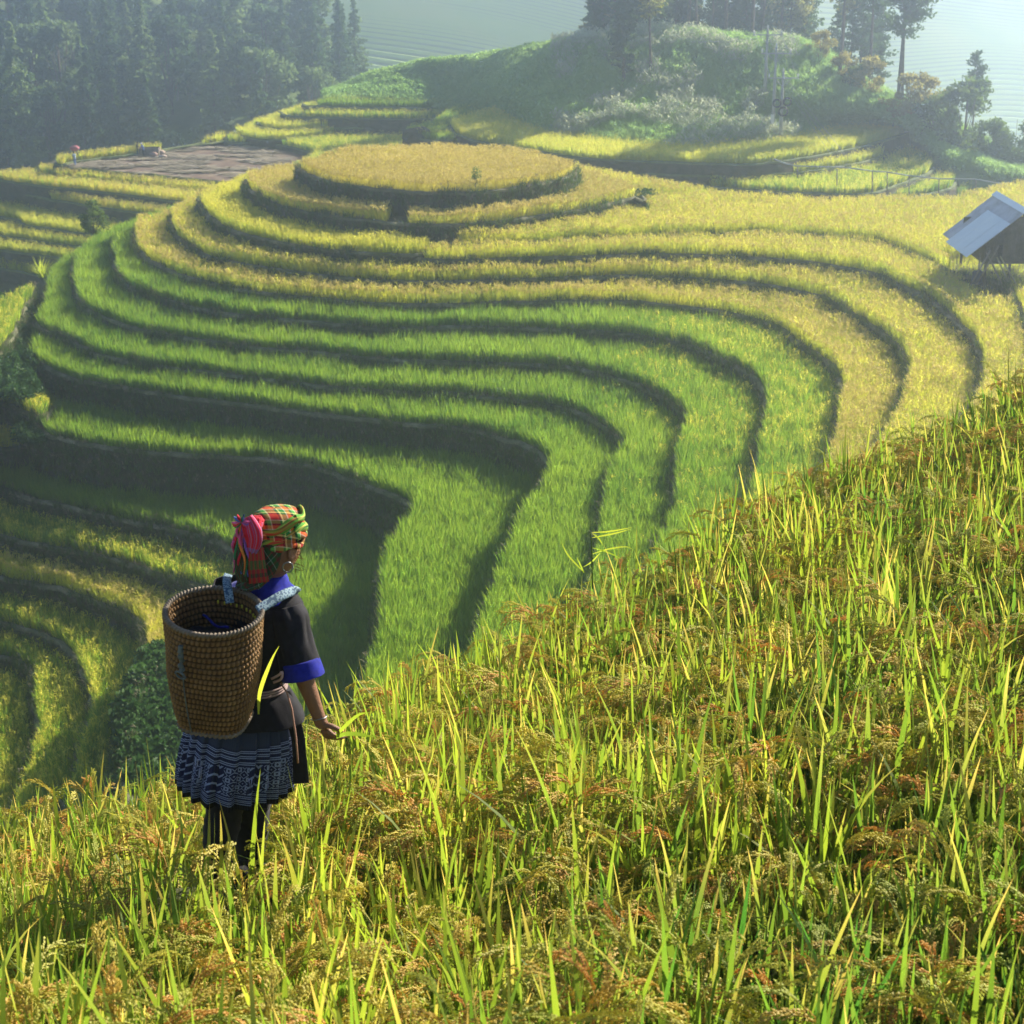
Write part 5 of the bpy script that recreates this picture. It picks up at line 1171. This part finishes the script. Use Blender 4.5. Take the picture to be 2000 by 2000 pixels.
# raised meander squares on two pleats
def on_skirt(u, v): return W(u, v, 5.74)
for pl_ in ([(394, 1480), (383, 1479), (381, 1500), (391, 1501), (389, 1518), (377, 1516)], [(392, 1484), (387, 1483), (385, 1497), (394, 1498), (392, 1522), (378, 1520)], [(492, 1522), (489, 1540), (486, 1522)], [(520, 1520), (524, 1520), (523, 1540), (519, 1540)]):
    pth = [W(u, v, 5.80) + Vector((0, -.0, 0)) for u, v in pl_]
    hit = []
    from mathutils.bvhtree import BVHTree
    for (u, v) in pl_:
        dr = W(u, v, 5) .normalized(); bv = BVHTree.FromPolygons([tuple(x.co + O0) for x in sk.data.vertices], [tuple(p.vertices) for p in sk.data.polygons]) if not hit else bv
        h_ = bv.ray_cast(Vector((0, 0, 0)), dr); hit.append((h_[0] if h_[0] else W(u, v, 5.8)) - dr * .008)
    tube_obj('meander_trim', hit, .0022, simple_mat('pale_thread', (.35, .38, .6)), woman, 5, rel=O0)
# black apron edge, belt, strings
ribbon('apron', [W(560, 1350, 5.95), W(572, 1400, 5.92), W(583, 1450, 5.92), W(588, 1530, 5.93)], [.03, .05, .05, .06], M['black_cloth'], woman, O0)
for k in range(3):
    loft('belt_cord', [rg(489, 1322 + k * 5, .149, .116), rg(489, 1325 + k * 5, .151, .118)], 40, 3, simple_mat('belt_cord', (.30, .22, .22)), woman, org=O0, thick=.003)
ribbon('belt_loop', [W(530, 1326, 5.82), W(545, 1318, 5.80), W(551, 1312, 5.8), W(549, 1326, 5.80), W(534, 1333, 5.82)], .006, simple_mat('pink_cord', (.45, .3, .3)), woman, O0)
tube_obj('apron_string', [W(548, 1334, 5.86), W(560, 1352, 5.85), W(570, 1385, 5.84), W(578, 1440, 5.84), W(582, 1490, 5.85)], .0035, simple_mat('apron_string', (.35, .2, .16)), woman, 5, rel=O0)
# leg wraps and shoes
for kn, an, to in ((jn['knR'], jn['anR'], jn['toR']), (jn['knL'], jn['anL'], jn['toL'])):
    ax_ = (an - kn).normalized(); a_, b_ = ax_.orthogonal().normalized(), ax_.cross(ax_.orthogonal().normalized())
    loft('leg_wrap', [(kn.lerp(an, t), a_ * r_, b_ * r_) for t, r_ in ((-.3, .085), (0, .066), (.3, .066), (.7, .05), (.98, .044))], 28, 26, M['black_cloth'], woman, lambda ph, t: 1 + .03 * math.sin(t * 60 + ph), org=O0, thick=.003)
    loft('shoe', [(to + FW * .05, UP * .012, RT * .02), (to + FW * .03 , UP * .035, RT * .043), (to.lerp(an, .5), UP * .05, RT * .046), (an - FW * .02 - UP * .03, UP * .05, RT * .042), (an - FW * .075 - UP * .035, UP * .02, RT * .02)], 20, 16, M['black_cloth'], woman, org=O0)
# headscarf
def hr(u, v, a, b, d=5.97): return (W(u, v, d), RT * a, FW * b)
loft('headscarf', [hr(541, 1056, .080, .085), hr(542, 1046, .086, .094), hr(542, 1030, .090, .10), hr(541, 1014, .088, .098), hr(540, 1001, .072, .08), hr(539, 994, .045, .05), hr(538, 992, .004, .005)], 60, 36, M['scarf'], woman, folds(.10, 2.4, 4.), org=O0)
for k, (v0, tl, rr, mt) in enumerate(((1044, .030, .017, 'scarf_green'), (1034, -.012, .016, 'scarf'), (1022, .035, .015, 'scarf_green'), (1050, -.01, .014, 'scarf'))):
    c_ = W(542, v0, 5.97); pth = []
    for i in range(41):
        a = 6.283 * i / 40; w2 = 1 + .05 * math.sin(a * 3 + k); pth.append(c_ + (RT * math.cos(a) * .089 + FW * math.sin(a) * .097) * w2 + UP * (tl * math.cos(a - .6) + .008 * math.sin(a * 5 + k)))
    K = []
    for i, p in enumerate(pth):
        d_ = (pth[(i + 1) % 40] - pth[i - 1 if i else 39]).normalized(); a_ = (UP - d_ * UP.dot(d_)).normalized(); b_ = d_.cross(a_); K.append((p, a_ * rr, b_ * rr * .7))
    loft('scarf_roll', K, 14, 120, M[mt], woman, lambda ph, t, k=k: 1 + .22 * math.sin(ph * 2 + t * 40 + k), org=O0)
# cloth falling behind the head to the nape
NA = -2.5
loft('scarf_back', [(W(536, 1046, 5.96), RT * .088, FW * .098), (W(533, 1070, 5.96), RT * .092, FW * .10), (W(526, 1095, 5.95), RT * .088, FW * .09), (W(517, 1115, 5.94), RT * .078, FW * .085), (W(505, 1132, 5.92), RT * .066, FW * .08), (W(498, 1140, 5.9), RT * .055, FW * .07)], 60, 30, M['scarf_dark'], woman,
     lambda ph, t: 1 + .05 * math.sin(ph * 9 + t * 3) * (.3 + t) + .06 * mnoise.noise(Vector((math.cos(ph) * 2, math.sin(ph) * 2, t * 2))), a0=-3.75, a1=-.42, org=O0, thick=.004)
kc = W(500, 1022, 5.86)
bmx = bmesh.new(); bmesh.ops.create_icosphere(bmx, subdivisions=3, radius=.03)
for v in bmx.verts: v.co = v.co * (1 + .3 * mnoise.noise(v.co * 60)) + kc - O0
me = bpy.data.meshes.new('scarf_knot'); bmx.to_mesh(me); bmx.free(); link('scarf_knot', me, M['fr_red'], woman)
ribbon('scarf_flap', [W(483, 1010, 5.84), W(492, 1030, 5.82), W(497, 1055, 5.82), W(490, 1088, 5.84)], [.035, .06, .05, .02], M['scarf_red'], woman, O0, waves=.003)
ribbon('scarf_flap', [W(506, 1018, 5.85), W(498, 1040, 5.82), W(488, 1060, 5.83)], [.03, .03, .02], M['scarf_red'], woman, O0)
ribbon('scarf_tail', [W(486, 1050, 5.85), W(480, 1080, 5.84), W(478, 1110, 5.84), W(484, 1134, 5.85)], [.05, .065, .07, .075], M['scarf_dark'], woman, O0, waves=.004)
ribbon('scarf_tail', [W(500, 1070, 5.84), W(502, 1100, 5.83), W(506, 1138, 5.84)], [.05, .06, .07], plaid('red_dark_plaid', [(0, (.3, .02, .02)), (.4, (.02, .10, .03)), (.7, (.25, .02, .03)), (.85, (.03, .03, .03))], 4, 1.2), woman, O0, waves=.005)
rd = random.Random(11); fc = ['fr_red', 'fr_pink', 'fr_purple', 'fr_blue', 'fr_green', 'fr_orange', 'fr_red', 'fr_pink']
for k in range(34):
    t = k / 33; u0, v0 = 470 + 26 * rd.random(), 1018 + 16 * rd.random(); u1 = 452 + 44 * rd.random(); v1 = rd.uniform(1075, 1130)
    mp = [(u0, v0), (u0 + (u1 - u0) * .5 - rd.uniform(0, 12), v0 + (v1 - v0) * .35), (u1 - rd.uniform(-4, 6), v0 + (v1 - v0) * .7), (u1, v1)]
    path = resample(np.array([list(W(a, b, 5.83 + .03 * rd.random())) for a, b in mp]), .012)
    tube_obj('scarf_fringe', [Vector(p) for p in path], list(np.interp(np.linspace(0, 1, len(path)), [0, .5, 1], [.004, .0055, .002])), M[fc[k % 8]], woman, 6, rel=O0)
for k in range(14):
    a = rd.uniform(0, 6.28); p = W(472, 1020, 5.83); tube_obj('scarf_fringe', [p, p + Vector((math.cos(a) * .02, -.01, math.sin(a) * .02)), p + Vector((math.cos(a) * .035, 0, math.sin(a) * .03))], [.006, .006, .002], M[fc[(k * 3) % 8]], woman, 6, rel=O0)
for k in range(26):
    u0, v0 = rd.uniform(566, 578), rd.uniform(1048, 1112); u1, v1 = u0 + rd.uniform(6, 22), v0 + rd.uniform(-4, 34)
    tube_obj('hair_strand', [W(u0, v0, 5.93), W((u0 + u1) / 2 + 3, v0 + 4, 5.93), W(u1, v1, 5.93)], [.0012, .001, .0006], M['hair'], woman, 4, rel=O0)
b = Blades()
for k in range(60):
    a = rd.uniform(-.5, 1.2); p = HC - O0 + HF * (.055 * math.cos(a)) + RT * .055 + UP * rd.uniform(.0, .05)
ec = W(562, 1108, 5.885)
tube_obj('earring', [ec + (Vector((.9, .3, 0)) * math.cos(t) + UP * math.sin(t)) * .019 for t in np.linspace(0, 6.283, 25)], 0.0032, M['silver'], woman, 8, rel=O0)
wc = W(623, 1402, 5.84); tube_obj('bracelet', [wc + (s1 * math.cos(t) + s2 * math.sin(t)) * .029 for t in np.linspace(0, 6.283, 25)], .0022, M['silver'], woman, 6, rel=O0)
# blade of rice between the fingers
b = Blades()
def leaf_path(name, pts_, w_, mat):
    P_ = resample(np.array([list(p) for p in pts_]), .02); V = []
    for i, p in enumerate(P_):
        d = Vector(P_[min(i + 1, len(P_) - 1)] - P_[max(i - 1, 0)]).normalized(); s_ = d.cross(Vector(p).normalized()).normalized(); t = i / (len(P_) - 1); V += [Vector(p) - s_ * w_ * math.sin(math.pi * (.12 + .86 * t)) * .5, Vector(p) + s_ * w_ * math.sin(math.pi * (.12 + .86 * t)) * .5]
    me = mesh_from(name, [v - V[0] for v in V], [(2 * i, 2 * i + 1, 2 * i + 3, 2 * i + 2) for i in range(len(P_) - 1)]); o = link(name, me, mat); o.location = V[0]; return o
o = leaf_path('rice_leaf', [W(650, 1444, 5.83), W(672, 1434, 5.80), W(700, 1434, 5.78), W(735, 1440, 5.76)], .016, M['blade']); tag(o, 'long green rice leaf pinched in the walking person\'s fingers, lying level', 'leaf')
o = leaf_path('rice_leaf', [W(652, 1442, 5.83), W(672, 1420, 5.80), W(700, 1396, 5.78), W(722, 1392, 5.76)], .014, M['blade']); tag(o, 'green rice leaf rising from the walking person\'s fingers, above the level one', 'leaf')
o = leaf_path('rice_leaf', [W(505, 1395, 5.70), W(508, 1350, 5.68), W(530, 1290, 5.66), W(545, 1262, 5.66)], .014, M['rice_pale']); tag(o, 'yellowish grass blade crossing the black jacket beside the basket', 'leaf')

# ------------------------------------------------------------------ back basket
BO = W(417, 1194, 5.75); BB_ = W(421, 1400, 5.80)
ax_ = (BO - BB_).normalized(); bx = (RT - ax_ * RT.dot(ax_)).normalized(); by = ax_.cross(bx)
basket = empty('back_basket', BO); tag(basket, 'tall woven bamboo basket with wide round rim carried on the back of the walking person', 'basket')
M['weave'] = mat_noise('basket_weave', [(.13, .07, .028), (.25, .14, .055), (.38, .23, .095)], 9, rough=.7, bump=.5, bscale=90)
M['weave_dark'] = mat_noise('basket_rim', [(.10, .08, .06), (.22, .18, .14)], 14, rough=.6, bump=.3, bscale=80)
H = (BO - BB_).length
NV, NR = 60, 19
def sect(ph, t):   # t 0 rim .. 1 base: round at the rim, squarish at the base
    r_ = .171 * (1 - t) ** 1.0 + .120 * t + .010 * math.sin(math.pi * t) ; e_ = 2 + 2.2 * max(0, t - .25); q = (abs(math.cos(ph - .5)) ** e_ + abs(math.sin(ph - .5)) ** e_) ** (-1 / e_); return r_ * q * (1 - .10 * max(0, t - .9) * 10 * .3)
def basket_wall(name, off, mat, inner=False):
    V, uv, gap = [], [], []; sg, rw = NV * 6, NR * 5
    for i in range(rw + 1):
        t = i / rw; row = t * NR
        for j in range(sg):
            ph = 2 * math.pi * j / sg; par = (int(row) % 2) * .5
            wv = math.cos(ph * NV + math.pi * par + 1.6 * (row % 1.0)) ; rr = math.sin(math.pi * (row % 1.0)) ** .7
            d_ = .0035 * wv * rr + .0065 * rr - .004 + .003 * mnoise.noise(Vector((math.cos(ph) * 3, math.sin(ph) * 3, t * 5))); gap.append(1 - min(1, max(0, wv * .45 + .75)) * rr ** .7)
            r_ = sect(ph, t) + (d_ if not inner else -d_) + off
            V.append(bx * math.cos(ph) * r_ + by * math.sin(ph) * r_ - ax_ * H * t)
    Fc = [(i * sg + j, i * sg + (j + 1) % sg, (i + 1) * sg + (j + 1) % sg, (i + 1) * sg + j) for i in range(rw) for j in range(sg)]
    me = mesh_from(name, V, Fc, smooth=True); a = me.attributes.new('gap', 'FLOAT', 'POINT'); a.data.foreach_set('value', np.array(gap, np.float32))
    return link(name, me, mat, basket)
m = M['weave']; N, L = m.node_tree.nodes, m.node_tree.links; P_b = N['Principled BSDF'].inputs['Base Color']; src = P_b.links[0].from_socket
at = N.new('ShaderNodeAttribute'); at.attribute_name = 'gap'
L.new(mix_rgb(N, L, at.outputs['Fac'], src, (.035, .02, .01)), P_b)  # shade of the weave grooves painted into the base colour
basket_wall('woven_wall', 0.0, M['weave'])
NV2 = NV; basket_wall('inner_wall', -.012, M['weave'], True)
def braid(name, t, rr, off, mat, turns=70, sag=0.0):
    K = []
    for i in range(121):
        ph = 2 * math.pi * i / 120; r_ = sect(ph, t) + off; p = bx * math.cos(ph) * r_ + by * math.sin(ph) * r_ - ax_ * (H * t + sag * abs(math.sin(ph - .5)) * 0)
        d_ = (-bx * math.sin(ph) + by * math.cos(ph)); a_ = ax_; b_ = d_.cross(a_); K.append((p, a_ * rr, b_ * rr))
    return loft(name, K, 12, 700, mat, basket, lambda ph, t_: 1 + .28 * math.sin(ph * 2 + t_ * turns * 6.283), org=Vector((0, 0, 0)))
braid('rim', 0, .0085, -.004, M['weave_dark'], 75); braid('base_rim', 1.0, .009, 0, M['weave_dark'], 45)
V = [bx * math.cos(a) * sect(a, 1) + by * math.sin(a) * sect(a, 1) - ax_ * H for a in np.linspace(0, 6.283, 48, endpoint=False)]
link('base', mesh_from('base', V + [-ax_ * (H + .045)], [(i, (i + 1) % 48, 48) for i in range(48)]), M['weave'], basket)
# cloth in the basket
bmx = bmesh.new(); bmesh.ops.create_uvsphere(bmx, u_segments=40, v_segments=20, radius=.14)
for v in bmx.verts: v.co = (bx * v.co.x + by * v.co.y + ax_ * (v.co.z * .35 + .03 * mnoise.noise(v.co * 14))) - ax_ * .15
me = bpy.data.meshes.new('bundle'); bmx.to_mesh(me); bmx.free(); o = link('cloth_bundle', me, M['black_cloth']); o.location = BO; tag(o, 'dark cloth bundle lying inside the woven basket', 'cloth')
tube_obj('blue_cord', [bx * x_ * .1 + by * .07 + ax_ * (-.105 + .01 * math.sin(x_ * 5)) - bx * .03 for x_ in np.linspace(-1, .3, 9)], .005, M['blue_cloth'], basket, 6)
for k in range(9):
    a = 1.0 + k * .16; r_ = sect(a, .12) - .022; q = bx * math.cos(a) * r_ + by * math.sin(a) * r_ - ax_ * (.045 + .004 * (k % 2))
    bb_ = tube_obj('yellow_binding', [q - ax_ * .006, q + ax_ * .006], .0035, simple_mat('yellow_bind', (.55, .5, .05)), basket, 5)
# shoulder straps (part of the basket) and rope toggle
S0 = BO
ribbon('shoulder_strap', [W(449, 1178, 5.83), W(446, 1155, 5.85), W(443, 1134, 5.90), W(446, 1122, 5.97)], .03, M['strap'], basket, S0)
ribbon('shoulder_strap', [W(503, 1192, 5.76), W(525, 1178, 5.80), W(552, 1162, 5.85), W(574, 1154, 5.92), W(582, 1158, 5.98)], .034, M['strap'], basket, S0)
M['rope'] = cloth('grey_rope', (.10, .12, .12)); 
ph0 = -1.96
def bs(a, t, off): r_ = sect(a, t) + off; return bx * math.cos(a) * r_ + by * math.sin(a) * r_ - ax_ * H * t
aa = math.atan2((W(352, 1260, 5.6) - BO).dot(by), (W(352, 1260, 5.6) - BO).dot(bx))
tube_obj('rope_toggle', [bs(aa, t, .012 + .005 * math.sin(t * 90)) for t in np.linspace(.12, .36, 22)], [.008 + .003 * math.sin(i * 1.7) for i in range(22)], M['rope'], basket, 8)
lc = bs(aa, .385, .02); tube_obj('rope_loop', [lc + (bx * math.cos(t) * .024 + ax_ * math.sin(t) * .011) for t in np.linspace(0, 6.283, 21)], .004, M['rope'], basket, 6)
tube_obj('rope_tail', [bs(aa, t, .008) for t in np.linspace(.4, .98, 14)], .0025, M['rope'], basket, 5)

# tall weed at the edge of the near field
def weed(name, base, segs, label):
    e = empty(name, base); tag(e, label, 'weed'); return e
wb = W(1155, 1145, 9.9); wb.z -= .1; we = empty('tall_weed', wb); tag(we, 'tall spindly grass stalk with thin sideways leaves at the edge of the near rice', 'weed')
tube_obj('stem', [W(1157, 1150, 9.9) - wb, W(1156, 1080, 9.9) - wb, W(1153, 1018, 9.9) - wb], [.004, .004, .0015], M['leaves'], we, 5)
for a in ([(1156, 1040), (1190, 1038), (1235, 1030)], [(1157, 1050), (1200, 1042), (1233, 1033)], [(1157, 1042), (1168, 1050), (1178, 1065)], [(1157, 1070), (1185, 1078), (1215, 1092)], [(1157, 1082), (1190, 1072), (1225, 1068), (1238, 1076)], [(1172, 1080), (1155, 1098), (1138, 1108)], [(1141, 1118), (1110, 1085), (1096, 1058)], [(1140, 1118), (1132, 1100), (1126, 1088)]):
    o = leaf_path('leaf', [W(u, v, 9.9) for u, v in a], .009, M['rice_pale']); o.parent = we; o.location = o.location - wb

# ------------------------------------------------------------------ people at work on the harvested field
def far_person(u, v, d, facing, label, shirt, trousers, bend=0.0, hat=None):
    p = Vector(PZ(u, v, Z['FL'])); f = Vector((math.cos(facing), math.sin(facing), 0)); r_ = Vector((f.y, -f.x, 0)); h = 1.58 / 1.62
    e = empty('person', p); e.scale = (.82, .82, .82); tag(e, label, 'person', 'people working on the harvested field')
    def q(x, y, z): return (r_ * x + f * (y + bend * max(0, z - .85)) + UP * (z - bend * .25 * max(0, z - .85))) * h
    J = dict(pelvis=q(0, 0, .86), spine=q(0, 0, 1.05), chest=q(0, 0, 1.25), neck=q(0, 0, 1.40), shR=q(.17, 0, 1.33), elR=q(.23, .08, 1.08), wrR=q(.18, .28, 1.0), plR=q(.17, .34, .98), shL=q(-.17, 0, 1.33), elL=q(-.23, .08, 1.08), wrL=q(-.18, .28, 1.02), plL=q(-.17, .34, 1.0),
             hpR=q(.09, 0, .82), knR=q(.1, .06, .46), anR=q(.1, -.02, .08), toR=q(.1, .12, .03), hpL=q(-.09, 0, .82), knL=q(-.1, .0, .46), anL=q(-.1, -.1, .08), toL=q(-.1, .04, .03))
    rr = dict(pelvis=(.14, .10), spine=(.12, .09), chest=(.14, .10), neck=.05, shR=.055, elR=.038, wrR=.026, plR=.032, shL=.055, elL=.038, wrL=.026, plL=.032, hpR=.09, knR=.056, anR=.038, toR=.03, hpL=.09, knL=.056, anL=.038, toL=.03)
    E_ = [x for x in ed if 'upper' not in x and 'nape' not in x] + [('chest', 'neck'), ('chest', 'shR'), ('chest', 'shL')]
    hd = head_mesh(q(0, .02, 1.53), f, UP, 1.0)
    b_ = build_body(J, E_, rr, [hand_chains(J['plR'], f, -r_, UP, 1, .6), hand_chains(J['plL'], f, r_, UP, 1, .6)], hd, sub=1)
    link('body', b_, M['skin'], e)
    loft('shirt', [(q(0, 0, z), r_ * a, f * c) for z, a, c in ((.80, .175, .14), (1.0, .155, .12), (1.25, .18, .13), (1.36, .13, .10), (1.42, .06, .06))], 24, 14, shirt, e)
    for s_, k in ((1, 'R'), (-1, 'L')):
        loft('sleeve', [(J['sh' + k].lerp(J['el' + k], t), r_ * w_, f * w_) for t, w_ in ((-.1, .06), (.4, .062), (1.0, .055))], 14, 8, shirt, e)
        loft('trouser_leg', [(J['hp' + k], r_ * .105, f * .11), (J['kn' + k], r_ * .08, f * .085), (J['an' + k] + UP * .04, r_ * .06, f * .06)], 16, 12, trousers, e)
    c_ = q(0, .02, 1.53)
    loft('hair_cap' if hat is None else 'hat', [(c_ - UP * .02, r_ * .086, f * .10), (c_ + UP * .03, r_ * (.09 if hat is None else .16), f * (.105 if hat is None else .17)), (c_ + UP * .09, r_ * .07, f * .08), (c_ + UP * .125, r_ * .01, f * .01)], 20, 12, hat or M['black_cloth'], e)
    return e
p1 = far_person(147, 324, 160, 2.6, 'person in pale blue clothes carrying a pink bundle at the field\'s left tip', cloth('pale_blue_shirt', (.3, .38, .5)), cloth('blue_trousers', (.12, .18, .35)), .1)
far_person(268, 304, 170, .3, 'person in dark clothes standing left of the pale-hatted one on the bare field', M['black_cloth'], M['black_cloth'], .15)
far_person(281, 306, 170, 2.9, 'person in dark clothes with a pale hat beside the threshing box', M['fr_blue'], M['black_cloth'], .3, simple_mat('pale_hat', (.6, .62, .7)))
def sack(u, v, col, label, w_=.35, h_=.6):
    bmx = bmesh.new(); bmesh.ops.create_uvsphere(bmx, u_segments=16, v_segments=12, radius=1)
    for q in bmx.verts: n_ = mnoise.noise(q.co * 2); q.co = Vector((q.co.x * w_, q.co.y * w_ * .8, q.co.z * h_ * .5 + h_ * .48)) * (1 + .12 * n_)
    me = bpy.data.meshes.new('grain_sack'); bmx.to_mesh(me); bmx.free(); o = link('grain_sack', me, simple_mat('sack_cloth', col)); o.location = PZ(u, v, Z['FL']); tag(o, label, 'sack', 'bundles and sacks on the harvested field'); 
    for p in me.polygons: p.use_smooth = True
    return o
o = sack(147, 324, (.42, .15, .18), 'pink bundle on the head of the person at the field\'s left tip', .42, .5); o.location.z += 1.34; o.location.x += .08
sack(188, 312, (.45, .14, .07), 'lone orange bundle right of the person in pale blue', .3, .8); sack(274, 303, (.5, .13, .06), 'orange sack between the two dark-clothed people', .3, .8)
sack(300, 307, (.3, .2, .17), 'pinkish sack at the near end of the threshing box', .4, .5); sack(314, 303, (.42, .32, .26), 'pale sack farthest right behind the threshing box', .45, .5); sack(352 - 34, 309, (.38, .3, .25), 'low pale sack farthest right, in front', .4, .35)
tb = empty('threshing_box', Vector(PZ(293, 304, Z['FL']))); tag(tb, 'dark wooden threshing box between the two dark-clothed people and the sacks', 'box')
for sx, sy, szx, szy in ((-.9, 0, .06, 1.1), (.9, 0, .06, 1.1), (0, -.55, 1.8, .06), (0, .55, 1.8, .06)): box('board', (szx, szy, .7), (sx, sy, .4), M['black_cloth'] if False else M['wood'], tb)
box('floor', (1.8, 1.1, .05), (0, 0, .08), M['wood'], tb)

haze(.0020, .87)
